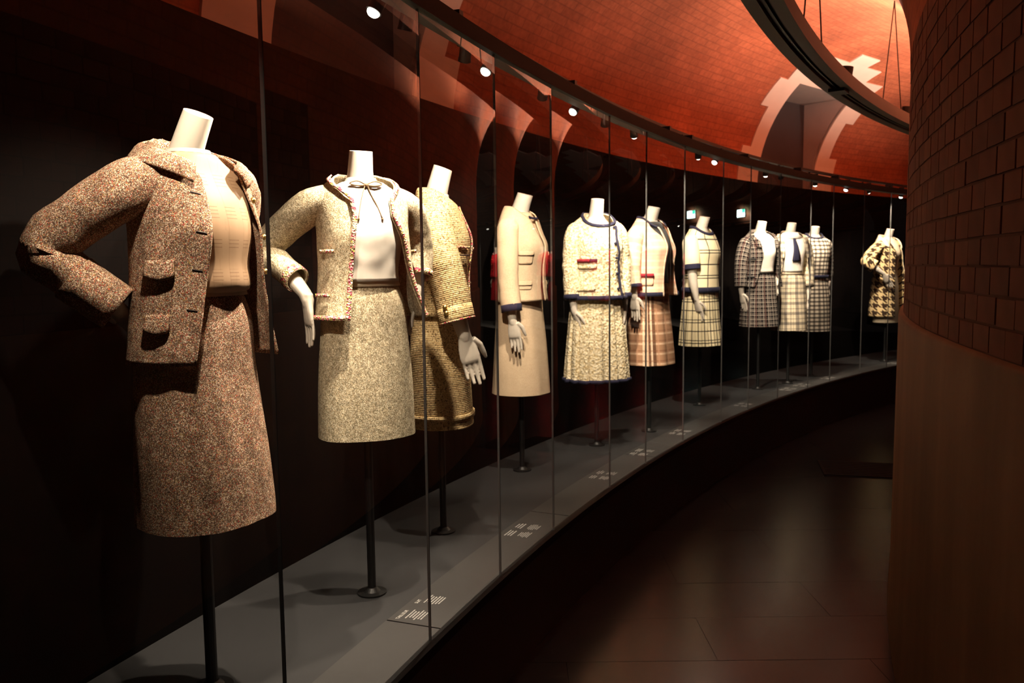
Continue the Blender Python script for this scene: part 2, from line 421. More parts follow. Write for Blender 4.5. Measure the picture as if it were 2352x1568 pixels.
def patch(name, th_lo, th_hi, t_lo, t_hi, mat, parent, out=.014, skew=0.0, nu=3, nv=4):
    """a dressed stone lying on the vault, proud of the brick"""
    V = []; F = []
    for off in (out, -.03):
        for j in range(nv+1):
            k = j/nv; t = t_lo+(t_hi-t_lo)*k
            for i in range(nu+1):
                th = th_lo+(th_hi-th_lo)*i/nu
                c = (th_lo+th_hi)/2
                V.append(VP(th+skew*k*(th-c)/max(1e-6, abs(th_hi-th_lo)), t, off))
    m = (nu+1)*(nv+1)
    for b in (0, 1):
        for j in range(nv):
            for i in range(nu):
                a = b*m+j*(nu+1)+i; F.append((a, a+1, a+nu+2, a+nu+1))
    ring = [i for i in range(nu+1)]+[j*(nu+1)+nu for j in range(1, nv+1)]+[nv*(nu+1)+i for i in range(nu-1, -1, -1)]+[j*(nu+1) for j in range(nv-1, 0, -1)]
    for a, b in zip(ring, ring[1:]+ring[:1]): F.append((a, b, b+m, a+m))
    me = pym(name, V, F)
    bm = bmesh.new(); bm.from_mesh(me); bmesh.ops.recalc_face_normals(bm, faces=bm.faces); bm.to_mesh(me); bm.free()
    return obj(name, me, mat, parent)
def arc2t(a): return math.degrees(a/HV)
def build_window(i, c, h):
    th0, th1 = c+h, c-h       # near jamb, far jamb
    root = tag(empty('window_%d' % i, P(c, RO, ZS)), 'tall blacked-out window opening with pale stone surround in the vault', kind='structure')
    inv = root.matrix_world.inverted_safe(); root.location = P(c, RO, ZS); off = -P(c, RO, ZS)
    rw = 18.52; zt = ZS+HV*sin(rad(TW))
    def sub(name, V, F, mat):
        me = pym(name, [Vector(v)+off for v in V], F); return obj(name, me, mat, root)
    n = 8; V = []; F = []
    for k in range(n+1):
        th = th0+(th1-th0)*k/n
        V += [P(th, rw, ZS-.2), P(th, rw, zt+.05)]
    F = [(2*k, 2*k+1, 2*k+3, 2*k+2) for k in range(n)]
    sub('blind', V, F, M['blind'])
    for th in (th0, th1):
        V = []; F = []
        for k in range(11):
            t = TW*k/10; V += [VP(th, t), P(th, rw, VP(th, t).z)]
        F = [(2*k, 2*k+1, 2*k+3, 2*k+2) for k in range(10)]
        V += [P(th, RO, ZS-.2), P(th, rw, ZS-.2)]; F.append((len(V)-2, len(V)-1, 1, 0))
        sub('jamb', V, F, M['jamb'])
    V = []; 
    for k in range(n+1):
        th = th0+(th1-th0)*k/n; V += [VP(th, TW), P(th, rw, zt)]
    sub('soffit', V, [(2*k, 2*k+1, 2*k+3, 2*k+2) for k in range(n)], M['jamb'])
    # thin pale stone arris at the back of the far jamb
    def st(a, b, t0, t1, skew=0.0):
        o = patch('stone', a, b, t0, t1, M['pinkstone'], root, skew=skew)
        o.data.transform(Matrix.Translation(off)); return o
    d = lambda s: math.degrees(s/RO)
    for sgn, e in ((1, th0), (-1, th1)):
        for (a0, a1, wd) in ((0.0, .45, .45), (.45, .92, .27), (.92, 1.27, .44)):
            lo, hi = sorted((e, e+sgn*d(wd))); st(lo, hi, arc2t(a0), arc2t(a1))
    x = [-.92, -.52, -.17, .17, .52, .92]; top = [1.50, 1.70, 1.86, 1.70, 1.50]
    for k in range(5):
        st(c-d(x[k+1]), c-d(x[k]), arc2t(1.27), arc2t(top[k]), skew=d(.10))
for i, (c, h) in enumerate(WINS): build_window(i+1, c, h)

def build_outer_wall():
    V = []; F = []; UV = []
    n = 170
    for i in range(n+1):
        th = 188-108*i/n
        for z in (-.01, ZS):
            V.append(P(th, RO, z)); UV.append((rad(188-th)*17, z))
    F = [(2*i, 2*i+1, 2*i+3, 2*i+2) for i in range(n)]
    tag(obj('wall_outer', pym('wall_outer', V, F, True, UV), M['vault']), kind='structure')
build_outer_wall()

STONE_TOP = EYE-.222
def PI(al, r, z): return Vector((CIX+r*cos(rad(al)), CIY+r*sin(rad(al)), z))
AL_END = 84.0
def build_inner_wall():
    root = tag(empty('wall_inner', PI(160, RI, 0)), kind='structure'); off = -PI(160, RI, 0)
    def band(name, al0, al1, prof, mat, step=.5):
        n = int(abs(al1-al0)/step); V = []; F = []; UV = []; m = len(prof)
        for i in range(n+1):
            al = al0+(al1-al0)*i/n
            for r, z in prof: V.append(PI(al, r, z)+off); UV.append((rad(-al)*RI, z))
        for i in range(n):
            for k in range(m-1): F.append((i*m+k, i*m+k+1, (i+1)*m+k+1, (i+1)*m+k))
        return obj(name, pym(name, V, F, True, UV), mat, root)
    b = band('dado', 205, AL_END, [(RI+.03, -.01), (RI+.022, .2), (RI+.018, STONE_TOP-.012), (RI+.012, STONE_TOP), (RI-.03, STONE_TOP+.002)], M['stone'])
    band('mortar_backing', 169.9, 155.9, [(RI-.0025, STONE_TOP), (RI-.0025, ZS+.01)], M['mortar'])
    band('brickwork', 205, 169.9, [(RI-.003, STONE_TOP), (RI-.003, ZS+.01)], M['vault'])
    band('brickwork', 155.9, AL_END, [(RI-.003, STONE_TOP), (RI-.003, ZS+.01)], M['vault'])
    # individual bricks where the wall comes close
    meshes = {}
    def brick_mesh(L, mat):
        key = (L, mat)
        if key not in meshes:
            bm = bmesh.new(); box_bm(bm, (0, 0, 0), (.05, L-.008, .0625)); bmesh.ops.bevel(bm, geom=bm.edges[:], offset=.002, segments=1)
            bmesh.ops.recalc_face_normals(bm, faces=bm.faces)
            me = D.meshes.new('brick'); bm.to_mesh(me); bm.free(); me.materials.append(M[mat]); meshes[key] = me
        return meshes[key]
    z = STONE_TOP+.036; row = 0
    while z < ZS-.03:
        s = 156.0+(.33 if row % 2 else 0); k = 0
        while s < 169.3:
            L = random.choice((.12, .13, .14, .15))
            dl = math.degrees(L/RI)
            o = D.objects.new('brick', brick_mesh(L, random.choice(('brick', 'brick', 'brick2', 'brick3')))); COL.objects.link(o)
            o.parent = root; al = s+dl/2
            o.location = PI(al, RI-.025+random.uniform(-.0008, .0015), z+random.uniform(-.0015, .0015))+off
            o.rotation_euler = (random.uniform(-.004, .004), random.uniform(-.005, .005), rad(al)+random.uniform(-.003, .003))
            s += dl; k += 1
        z += .0695; row += 1
    return root
build_inner_wall()

# ------------------------------------------------------------------ display case
JOINTS = [174.0, 171.0, 168.0, 164.9, 162.2, 159.65, 157.7, 155.77, 153.2, 151.25, 148.95, 146.35, 144.35, 142.05, 139.6, 137.75, 135.15, 132.85, 131.0, 128.6, 126.4, 124.2, 121.8, 119.4, 117.0, 114.6, 112.2, 109.8, 107.4, 105.0, 102.0, 99.0, 96.0, 93.0, 90.0]
Z_RB, Z_RT = EYE+.745, EYE+.80
def build_case():
    root = tag(empty('display_case', P(150, RG, 0)), 'long curved black display case with tall glass front', 'display case'); off = -P(150, RG, 0)
    def ab(name, *a, **k):
        o = arc_box(name, *a, **k); o.parent = root; o.data.transform(Matrix.Translation(off)); return o
    a0, a1 = 178.0, 88.0
    ab('deck', a0, a1, RG-.005, RB+.03, ZP-.03, ZP-.004, M['deck'])
    ab('deck_back', a0, a1, 17.19, RB+.03, ZP-.004, ZP, M['deck'])
    ab('plinth_front', a0, a1, RG-.02, RG, 0.0, ZP-.028, M['black'])
    ab('glass_channel', a0, a1, RG-.022, RG+.012, ZP-.028, ZP+.004, M['rail'])
    ab('back_panel', a0, a1, RB, RB+.03, ZP, EYE+.83, M['panel'])
    ab('top_rail', a0, a1, RG-.014, RG+.062, Z_RB, Z_RT, M['rail'])
    ab('lamp_track', a0, a1, RG+.085, RG+.125, Z_RT+.045, Z_RT+.065, M['black'])
    for th in (177, 173, 169, 165, 160.9, 158.4, 154.5, 149.6, 148.2, 144.3, 140.2, 137.1, 132.6, 129, 125, 121, 118, 114, 110, 105, 100, 95, 90):
        ab('track_arm', th+.05, th-.05, RG+.03, RG+.10, Z_RT-.001, Z_RT+.046, M['black'])
    # caption strip in lengths
    ends = [178, 172.5, 167, 163, 159.33, 155, 150.6, 146.2, 141.8, 137.4, 133, 128.6, 124, 118, 112, 106, 100, 94, 88]
    for e0, e1 in zip(ends, ends[1:]):
        ab('caption_strip', e0-.012, e1+.012, RG+.012, 17.1897, ZP-.004, ZP+.001, M['strip'])
    # flat panes
    for t0, t1 in zip(JOINTS, JOINTS[1:]):
        bm = bmesh.new(); g = .0018
        A = P(t0, RG, 0); B = P(t1, RG, 0); d = (B-A).normalized(); n = Vector((d.y, -d.x, 0))   # towards the room
        if n.dot(Vector((CX, CY, 0))-A) < 0: n = -n
        A = A+d*g; B = B-d*g; th = .008
        z0, z1 = ZP-.02, Z_RB+.01
        vs = [bm.verts.new(q+off) for q in (A+Vector((0, 0, z0)), B+Vector((0, 0, z0)), B+Vector((0, 0, z1)), A+Vector((0, 0, z1)))]
        vb = [bm.verts.new(v.co-n*th) for v in vs]
        fr = bm.faces.new(vs); fr.material_index = 0
        bk = bm.faces.new(vb[::-1]); bk.material_index = 1
        for k in range(4):
            f = bm.faces.new((vs[k], vb[k], vb[(k+1) % 4], vs[(k+1) % 4])); f.material_index = 2
        fr.normal_update()
        if fr.normal.dot(n) < 0: fr.normal_flip()
        me = D.meshes.new('glass_pane'); bm.to_mesh(me); bm.free()
        for k in ('glass', 'clear', 'glassedge'): me.materials.append(M[k])
        obj('glass_pane', me, None, root)
    for t in JOINTS:
        bm = bmesh.new(); p = P(t, RG+.028, Z_RT+.004)+off; box_bm(bm, p, (.014, .014, .03)); bm_obj('rail_clip', bm, M['rail'], root)
    return root, off
case, case_off = build_case()

def lettering():
    """white vinyl captions on the strip"""
    def word_mesh(txt, size):
        cu = D.curves.new('t', 'FONT'); cu.body = txt; cu.size = size; cu.align_x = 'LEFT'; cu.offset = size*.02
        o = D.objects.new('t', cu); COL.objects.link(o); bpy.context.view_layer.update()
        me = D.meshes.new_from_object(o.evaluated_get(bpy.context.evaluated_depsgraph_get())); D.objects.remove(o); D.curves.remove(cu)
        return me
    def place(me, th, r, name):
        p = P(th, r, ZP+.0018)+case_off; t = rad(th)
        xd = Vector((sin(t), -cos(t), 0)); yd = Vector((cos(t), sin(t), 0))   # along the case, and up = away from the reader
        me.transform(Matrix(((xd.x, yd.x, 0, p.x), (xd.y, yd.y, 0, p.y), (0, 0, 1, p.z), (0, 0, 0, 1))))
        me.materials.clear()
        return obj(name, me, M['white_ink'], case)
    def lines(w, n, lh, x0=0.0, y0=0.0, seed=0):
        rnd = random.Random(seed); V = []; F = []
        for i in range(n):
            L = w*rnd.uniform(.55, 1.0); x = x0+(w-L)/2; end = x+L
            while x < end-.003:
                ww = min(rnd.uniform(.005, .016), end-x); y = y0-i*lh; h = lh*.42
                k = len(V); V += [(x, y, 0), (x+ww, y, 0), (x+ww, y+h, 0), (x, y+h, 0)]; F.append((k, k+1, k+2, k+3)); x += ww+.0013
        return pym('caption', V, F)
    # the pair that can be read: French and English
    for th, txt, w in ((159.27, 'TAILLEUR', .078), (158.82, 'SUIT', .075)):
        place(word_mesh(txt, .017), th, 17.156, 'caption_title')
        place(lines(w, 6, .0105, y0=-.0), th-.04, 17.136, 'caption_text').data
    for k, th in enumerate((156.25, 152.75, 150.65, 148.3, 143.9, 140.4, 139.3, 137.2, 131.6)):
        for c in range(2):
            place(lines(.085, 3, .013, seed=k*7+c), th-c*.36, 17.155, 'caption_title')
            place(lines(.08, 6, .0085, seed=k*7+c+3), th-.02-c*.36, 17.10, 'caption_text')
lettering()

# ------------------------------------------------------------------ hanging ring, uplights
def build_ring():
    root = tag(empty('hanging_light_ring', P(140, 16.2, EYE+1.2)), 'curved black lighting ring hung on wires beneath the brick vault', 'lighting track'); off = -P(140, 16.2, EYE+1.2)
    z0, z1 = EYE+1.115, EYE+1.20
    m_side = plain('grey_ring_paint', (0.085, 0.08, 0.075, 1), .55)
    def ab(name, *a, **k):
        o = arc_box(name, *a, **k); o.parent = root; o.data.transform(Matrix.Translation(off)); return o
    A0, A1 = 184, 96
    ab('side_rail', A0, A1, 16.225, 16.285, z0, z1, m_side)
    ab('side_rail', A0, A1, 16.12, 16.175, z0, z1, m_side)
    ab('track_slot', A0, A1, 16.175, 16.225, z0+.018, z1, M['black'])
    ab('track_conductor', A0, A1, 16.196, 16.204, z0+.004, z0+.019, M['black'])
    for th in (146.6, 138.0, 129.5):
        ab('joint_box', th+.25, th-.25, 16.15, 16.25, z0-.02, z0+.018, M['black'])
    for th in (175.4, 167, 158.6, 150.3, 141.8, 133, 124.5, 116, 107):
        bm = bmesh.new(); q = (16.15-(rin(th)+RO)/2)/((RO-rin(th))/2); top = VP(th, math.degrees(math.acos(q)), .005)+off
        for s in (-1.0, 1.0):
            a = P(th+s, 16.15, z1-.01)+off; tube_bm(bm, [a, top], [.004, .004], 6)
        bm_obj('suspension_wire', bm, M['wire'], root)
    return root
build_ring()
def uplight(th, power, r, z, tilt, lab, grp):
    p = P(th, r, z)
    root = tag(empty('uplight', p, rad(th)), lab, 'lamp', grp)
    d = Vector((sin(tilt), 0, cos(tilt)))
    bm = bmesh.new(); cyl_bm(bm, d*.005, d*.055, .045, 16); bm_obj('housing', bm, M['black'], root)
    bm = bmesh.new(); cyl_bm(bm, d*.0555, d*.058, .038, 16); bm_obj('lens', bm, M['lens'], root)
    bm = bmesh.new(); tube_bm(bm, [d*.05, d*.078], [.0455, .0455], 20, cap=False); bm_obj('rim', bm, M['black'], root)
    bm = bmesh.new(); box_bm(bm, (0, 0, -.006), (.06, .05, .012)); bm_obj('mount', bm, M['black'], root)
    li = D.lights.new('uplight_beam', 'AREA'); li.shape = 'DISK'; li.size = .07; li.energy = power; li.color = UPCOL
    lo = D.objects.new('uplight_beam', li); COL.objects.link(lo); lo.parent = root; lo.location = d*.079; lo.rotation_euler = (-d).to_track_quat('Z', 'Y').to_euler()
for th, k, tl, lab in ((164, .22, 0, 'nearest the camera, past the frame'), (155.5, .7, 0, 'second from the camera end'), (146.0, .75, -.1, 'before the first pair of hanging wires'), (139.6, 2.0, -.14, 'just past the first pair of hanging wires'), (134.4, 2.2, -.1, 'level with the far window'), (128.6, 1.8, 0, 'beyond the far window')):
    uplight(th, UP_W*k, 16.2, EYE+1.214, tl, 'small black uplight on the hanging ring, '+lab, 'uplights on the hanging ring')

# ------------------------------------------------------------------ mannequins
def prof(rows):
    rows = sorted(rows); zs = [r[0] for r in rows]
    def f(z):
        if z <= zs[0]: return rows[0][1:]
        if z >= zs[-1]: return rows[-1][1:]
        k = max(i for i in range(len(zs)) if zs[i] <= z); k = min(k, len(zs)-2)
        h = zs[k+1]-zs[k]; t = (z-zs[k])/h; out = []
        for c in range(1, len(rows[0])):
            p1, p2 = rows[k][c], rows[k+1][c]
            m1 = (p2-rows[k-1][c])/(zs[k+1]-zs[k-1])*h if k > 0 else p2-p1
            m2 = (rows[k+2][c]-p1)/(zs[k+2]-zs[k])*h if k+2 < len(zs) else p2-p1
            out.append((2*t**3-3*t*t+1)*p1+(t**3-2*t*t+t)*m1+(-2*t**3+3*t*t)*p2+(t**3-t*t)*m2)
        return out
    return f
def lerp1(tab):
    tab = sorted(tab)
    def f(z):
        if z <= tab[0][0]: return tab[0][1]
        for (a, va), (b, vb) in zip(tab, tab[1:]):
            if z <= b:
                k = (z-a)/(b-a); return va+(vb-va)*k
        return tab[-1][1]
    return f

class Surf:
    """cloth over a body: rows (z, half width, front depth, back depth, y shift); angle from the front, + towards its left"""
    def __init__(s, rows, n=2.25, wr=0.0, wf=(9, 9, 5), seed=0, bust=0.0, bz=1.25, pleats=0, pd=0.0, pz=(0, 0), folds=None):
        rows = [tuple(r)+(0.0,)*(5-len(r)) for r in rows]
        s.f = prof(rows); s.z0 = min(r[0] for r in rows); s.z1 = max(r[0] for r in rows); s.n = n; s.wr = wr; s.wf = wf; s.seed = seed
        s.bust = bust; s.bz = bz; s.pleats = pleats; s.pd = pd; s.pz = pz; s.extra = None
    def pt(s, ph, z, off=0.0):
        a, bf, bb, cy = s.f(z); e = 2.0/s.n; sn, cs = sin(ph), cos(ph)
        b = bf if cs > 0 else bb
        x = a*math.copysign(abs(sn)**e, sn); y = -b*math.copysign(abs(cs)**e, cs)
        nv = Vector((x/(a*a), y/(b*b), 0)); nv = nv.normalized() if nv.length > 1e-9 else Vector((0, -1, 0))
        o = off
        if s.bust:
            for q in (-.62, .62):
                d = (((ph+pi) % (2*pi)-pi)-q)/.42; o += s.bust*math.exp(-d*d-((z-s.bz)/.06)**2)
        if s.pleats:
            k = max(0.0, min(1.0, (s.pz[1]-z)/(s.pz[1]-s.pz[0]+1e-6)))
            q = (ph*s.pleats/(2*pi)) % 1.0
            o += s.pd*(.25+.75*k)*((q if q < .8 else (1-q)*4)-.45)
        if s.extra: o += s.extra(ph, z)
        p = Vector((x, y+cy, z))+nv*o
        if s.wr:
            q = Vector((p.x*s.wf[0], p.y*s.wf[1], z*s.wf[2]))+Vector((s.seed*3.1, 0, 0)); p += nv*(noise.noise(q)*s.wr+noise.noise(q*2.3)*s.wr*.4)
        return p
RU = .14
def cloth(name, S_, z0, z1, mat, parent, nz=26, a0=None, a1=None, nphi=72, thick=.004, off=0.0, zf=None, hem=0.0, zt=None):
    """a0,a1: functions z->angle of the two front edges (None = closed ring). zf(ph, k) lets the bottom line vary"""
    pts = []; uvs = []
    ks = [i/nz for i in range(nz+1)]
    for k in ks:
        row = []; ur = []
        z = z0+(z1-z0)*k
        for c in range(nphi+(0 if a0 is None else 1)):
            if a0 is None: ph = -pi+2*pi*c/nphi
            else:
                s, e = a0(z), a1(z); ph = s+(e-s)*c/nphi
            zz = z if zt is None else z0+(zt(ph)-z0)*k
            row.append(S_.pt(ph, zz, off)); ur.append((ph*RU, zz))
        pts.append(row); uvs.append(ur)
    if hem and a0 is None:
        r0 = [p*1.0 for p in pts[0]]
        inner = [Vector((p.x*.97, p.y*.97, p.z+.03)) for p in r0]; inner2 = [Vector((p.x*.975, p.y*.975, p.z+.002)) for p in r0]
        pts = [inner, inner2]+pts; uvs = [uvs[0], uvs[0]]+uvs
    o = grid(name, pts, uvs, mat, parent, closed=a0 is None, thick=thick if not (hem and a0 is None) else 0)
    return o
def round_neck(top, drop=.07, w=1.0):
    return lambda ph: top-drop*math.exp(-((((ph+pi) % (2*pi))-pi)/w)**2)
def strip(name, S_, pa, pb, mat, parent, off=.006, n=24, nw=3, thick=.005):
    """band between two curves on the cloth; pa(k), pb(k) -> (phi, z)"""
    pts = []; uvs = []
    for i in range(n+1):
        k = i/n; A = pa(k); B = pb(k); row = []; ur = []
        for j in range(nw+1):
            q = j/nw; ph = A[0]+(B[0]-A[0])*q; z = A[1]+(B[1]-A[1])*q
            row.append(S_.pt(ph, z, off)); ur.append((ph*RU, z))
        pts.append(row); uvs.append(ur)
    return grid(name, pts, uvs, mat, parent, thick=thick)
def flap(name, S_, ph0, ph1, zb, zt, mat, parent, off=.008, thick=.007, flare=.012, point=0.0, trim=None):
    """pocket flap: stands away from the cloth at its lower edge"""
    pts = []; uvs = []; n = 10; m = 5
    for j in range(m+1):
        k = j/m; row = []; ur = []
        for i in range(n+1):
            q = i/n; ph = ph0+(ph1-ph0)*q
            edge = 1-abs(2*q-1); zz = zt+(zb-zt)*k-(point*edge*k)+(.006*k if q in (0, 1) else 0)
            row.append(S_.pt(ph, zz, off+flare*k)); ur.append((ph*RU+.5, zz))
        pts.append(row); uvs.append(ur)
    o = grid(name, pts, uvs, mat, parent, thick=thick, flip=True)
    if trim:
        bm = bmesh.new(); tube_bm(bm, [Vector(p) for p in pts[-1]], [.0045]*(n+1), 6); bm_obj('trim', bm, trim, o, True)
    return o
def button(S_, ph, z, parent, r=.009, mat='gold', off=.01, name='button'):
    p = S_.pt(ph, z, off); q = S_.pt(ph, z, off+.02); nv = (q-p).normalized()
    bm = bmesh.new(); tube_bm(bm, [p-nv*.004, p+nv*.002, p+nv*.005, p+nv*.007], [r*.8, r, r*.8, r*.3], 12)
    return bm_obj(name, bm, M[mat], parent, True)
def sleeve(parent, pts, radii, mat, name='sleeve', n=26, seg=26, wr=.006, seed=0, elbow=None, flat=.92, thick=.005, vscale=1):
    path = [Vector(p) for p in spline([tuple(p) for p in pts], n)]
    rr = [r[0] for r in spline([(r,) for r in radii], n)]
    T, N = frames(path); rows = []; uvs = []; L = 0
    for i, (p, t, nn, r) in enumerate(zip(path, T, N, rr)):
        b = t.cross(nn)
        if i: L += (p-path[i-1]).length
        k = i/n; row = []; ur = []
        e = 0
        for c in range(seg):
            a = 2*pi*c/seg; v = nn*cos(a)+b*(sin(a)*flat); q = p+v*r
            amp = wr*(0.5+1.6*(math.exp(-((k-elbow)/.13)**2) if elbow else .3))
            q2 = Vector((q.x*16+seed*5, q.y*16, q.z*26)); d = noise.noise(q2)*amp
            if elbow: d += amp*.4*sin((k-elbow)*55+3*cos(a))*math.exp(-((k-elbow)/.12)**2)
            row.append(q+v*d); ur.append((a*r*1.0, -L*vscale))
        rows.append(row); uvs.append(ur)
    # round the sleeve head
    head = []; hu = []
    for f, s in ((.0, .35), (.0, .75), (.0, .93)):
        c = path[0]-T[0]*(.035*(1-s)); head.append([c+(q-path[0])*s for q in rows[0]]); hu.append(uvs[0])
    o = grid(name, head+rows, hu+uvs, mat, parent, closed=True, thick=thick, flip=True)
    return o, path, T, N, rr
def cuff(sl, k0, k1, mat, parent, extra=.004, name='cuff'):
    o, path, T, N, rr = sl; n = len(path)-1; i0, i1 = int(k0*n), int(round(k1*n)); rows = []; uvs = []
    for i in range(i0, i1+1):
        b = T[i].cross(N[i]); rows.append([path[i]+(N[i]*cos(2*pi*c/24)+b*(sin(2*pi*c/24)*.92))*(rr[i]+extra) for c in range(24)]); uvs.append([(c*.01, i*.02) for c in range(24)])
    return grid(name, rows, uvs, mat, parent, closed=True, thick=.004, flip=True)
def hand(parent, wrist, elbow, d, palm, curl=.35, arm=None, arm_r=None, side=1, name='hand', scale=1.0, spread=.1):
    """wrist, elbow: points; d: pointing direction of the fingers; palm: palm normal; side: +1 / -1 where the thumb leaves"""
    bm = bmesh.new(); w_ = Vector(wrist); d = Vector(d).normalized(); pn = Vector(palm); pn = (pn-d*pn.dot(d)).normalized(); s = d.cross(pn)*side
    S_ = scale
    if arm: tube_bm(bm, spline(arm, 14), [r[0] for r in spline([(r,) for r in arm_r], 14)], 14)
    else:
        e = Vector(elbow); f = w_+(e-w_).normalized()*.11
        tube_bm(bm, [f, w_+(e-w_).normalized()*.05, w_+(e-w_).normalized()*.015, w_+d*.012, w_+d*.03], [.029*S_, .0255*S_, .0225*S_, .0215*S_, .018*S_], 14)
    # palm
    secs = [(-.012, .0205, .019), (.0, .021, .018), (.022, .0245, .016), (.05, .031, .0138), (.075, .0335, .0115), (.088, .032, .0095), (.096, .028, .006)]
    rings = []
    for x, a, b in secs:
        c = w_+d*(x*S_)
        rings.append([bm.verts.new(c+s*(a*S_*cos(2*pi*k/14))+pn*(b*S_*sin(2*pi*k/14))) for k in range(14)])
    for a, b in zip(rings, rings[1:]):
        for k in range(14): bm.faces.new((a[k], a[(k+1) % 14], b[(k+1) % 14], b[k]))
    bm.faces.new(rings[0][::-1]); bm.faces.new(rings[-1])
    for k, (o_, L, r) in enumerate(((.0245, .088, .0078), (.0083, .099, .0080), (-.0083, .093, .0078), (-.0235, .074, .0070))):
        p = w_+d*(.07*S_)+s*(o_*S_); pts = [p]; dirv = (d+s*(o_*spread*9)).normalized(); a = curl*(.35+.08*k); q = p
        for seg_, fr in enumerate((.45, .32, .23)):
            dirv = (Matrix.Rotation(-a if side > 0 else a, 3, s) @ dirv).normalized()
            if seg_ == 0 and dirv.dot(pn) < 0 and curl > 0: dirv = (dirv-2*pn*dirv.dot(pn)).normalized(); 
            q = q+dirv*(L*fr*S_); pts.append(q)
        tube_bm(bm, pts+[q+dirv*.003], [r*S_, r*.95*S_, r*.85*S_, r*.72*S_, r*.35*S_], 10)
    p = w_+d*(.022*S_)+s*(.022*S_); t1 = (d*.75+s*.62+pn*.25).normalized(); t2 = (d*.95+s*.2+pn*.2).normalized()
    tube_bm(bm, [p, p+t1*.033*S_, p+t1*.033*S_+t2*.027*S_, p+t1*.033*S_+t2*.048*S_], [.012*S_, .0105*S_, .009*S_, .005*S_], 10)
    o = bm_obj(name, bm, M['plaster'], parent, True)
    m = o.modifiers.new('blend', 'REMESH'); m.mode = 'VOXEL'; m.voxel_size = .0028; m.use_smooth_shade = True
    m2 = o.modifiers.new('soften', 'SMOOTH'); m2.factor = .5; m2.iterations = 6
    return o

def stand(root, hem, z=0.0):
    bm = bmesh.new(); cyl_bm(bm, (0, 0, z+.012), (0, 0, hem+.25), .0145, 14); bm_obj('pole', bm, M['black'], root, False)
    bm = bmesh.new(); tube_bm(bm, [(0, 0, z+.0005), (0, 0, z+.006), (0, 0, z+.009), (0, 0, z+.022)], [.052, .052, .03, .018], 24); bm_obj('base_flange', bm, M['black'], root)
def neck(root, top=1.525, fwd=.045, r=.046, base=1.36, cut=18, back=.018):
    """neck flaring into the shoulders, with a sliced top"""
    n = 20; seg = 28; rows = []; r *= .86; zb = base+.015
    for i in range(n+1):
        k = i/n; z = zb+(top-zb)*k
        cy = back-fwd*k**1.15; rr = r*(1.0+.22*(1-k)+.34*math.exp(-max(0.0, z-base-.03)/.022))
        ang = rad(cut)*max(0.0, (k-.25)/.75)
        rows.append([Vector((rr*sin(2*pi*c/seg), cy-rr*cos(2*pi*c/seg)*cos(ang), z-rr*cos(2*pi*c/seg)*sin(ang))) for c in range(seg)])
    V = [p for r_ in rows for p in r_]; F = []
    for i in range(n):
        for c in range(seg): F.append((i*seg+c, i*seg+(c+1) % seg, (i+1)*seg+(c+1) % seg, (i+1)*seg+c))
    o = obj('neck', pym('neck', V, F, True), M['plaster'], root)
    obj('neck_cap', pym('neck_cap', [p.copy() for p in rows[-1]], [tuple(range(seg))]), M['plaster'], o)
    return o
def chest(root):
    rows = [(1.20, .11, .085, .07), (1.28, .122, .08, .072), (1.34, .122, .066, .07), (1.375, .108, .058, .065), (1.40, .082, .053, .058), (1.425, .056, .05, .052), (1.44, .05, .048, .048)]
    return cloth('chest', Surf(rows), 1.2, 1.44, M['plaster'], root, nz=16, nphi=40, thick=0)

MAN = {1: (-.843, 2.20, 63), 2: (-.51, 2.86, 25), 3: (-.31, 3.54, 88), 4: (.05, 4.62, 62), 5: (.54, 5.26, 14), 6: (.95, 5.69, 46), 7: (1.54, 6.74, 40), 8: (2.27, 7.58, 18), 9: (2.66, 7.92, 7), 10: (3.06, 8.40, 5), 11: (4.36, 9.62, 32)}
def mannequin(k, label):
    x, y, psi = MAN[k]
    r = empty('dressed_mannequin', (x, y, ZP+.0005), rad(psi))
    return tag(r, label, 'mannequin', 'dressed mannequins in the case')
BLOUSE = [(1.04, .128, .112, .095), (1.10, .122, .110, .086), (1.17, .130, .116, .088), (1.25, .14, .122, .09), (1.31, .147, .108, .092), (1.355, .15, .086, .088), (1.385, .135, .072, .08), (1.412, .094, .065, .067), (1.432, .062, .058, .058)]
def JACKET(zh, wa=.150, hem=.172, bf=.13, bb=.118, g=0.0):
    return [(zh, hem+g, bf+.005+g, bb+g), (1.06, wa+.01+g, bf-.005+g, bb-.006+g), (1.15, wa+.003+g, bf-.003+g, .106+g), (1.25, .154+g, bf+.008+g, .104+g), (1.32, .160+g, .116+g, .105+g), (1.37, .160+g, .094+g, .099+g), (1.40, .144+g, .082, .092), (1.428, .114, .072, .086, .004), (1.452, .083, .058, .076, .012), (1.476, .056, .046, .06, .018)]
def SKIRT(zw, zh, aw=.112, ah=.17, hip=.155, bh=None, cy=-.0):
    zhip = zw-.2; bh = bh or ah*.8
    return [(zh, ah, bh, bh, cy), ((zh+zhip)/2, (ah+hip)/2+.004, (bh+hip*.76)/2, (bh+hip*.76)/2, cy*.5), (zhip, hip, hip*.74, hip*.78, 0), (zw-.08, (aw+hip)/2+.01, hip*.7, hip*.7, 0), (zw, aw, aw*.8, aw*.75, 0), (zw+.02, aw, aw*.8, aw*.75, 0)]
dg = rad

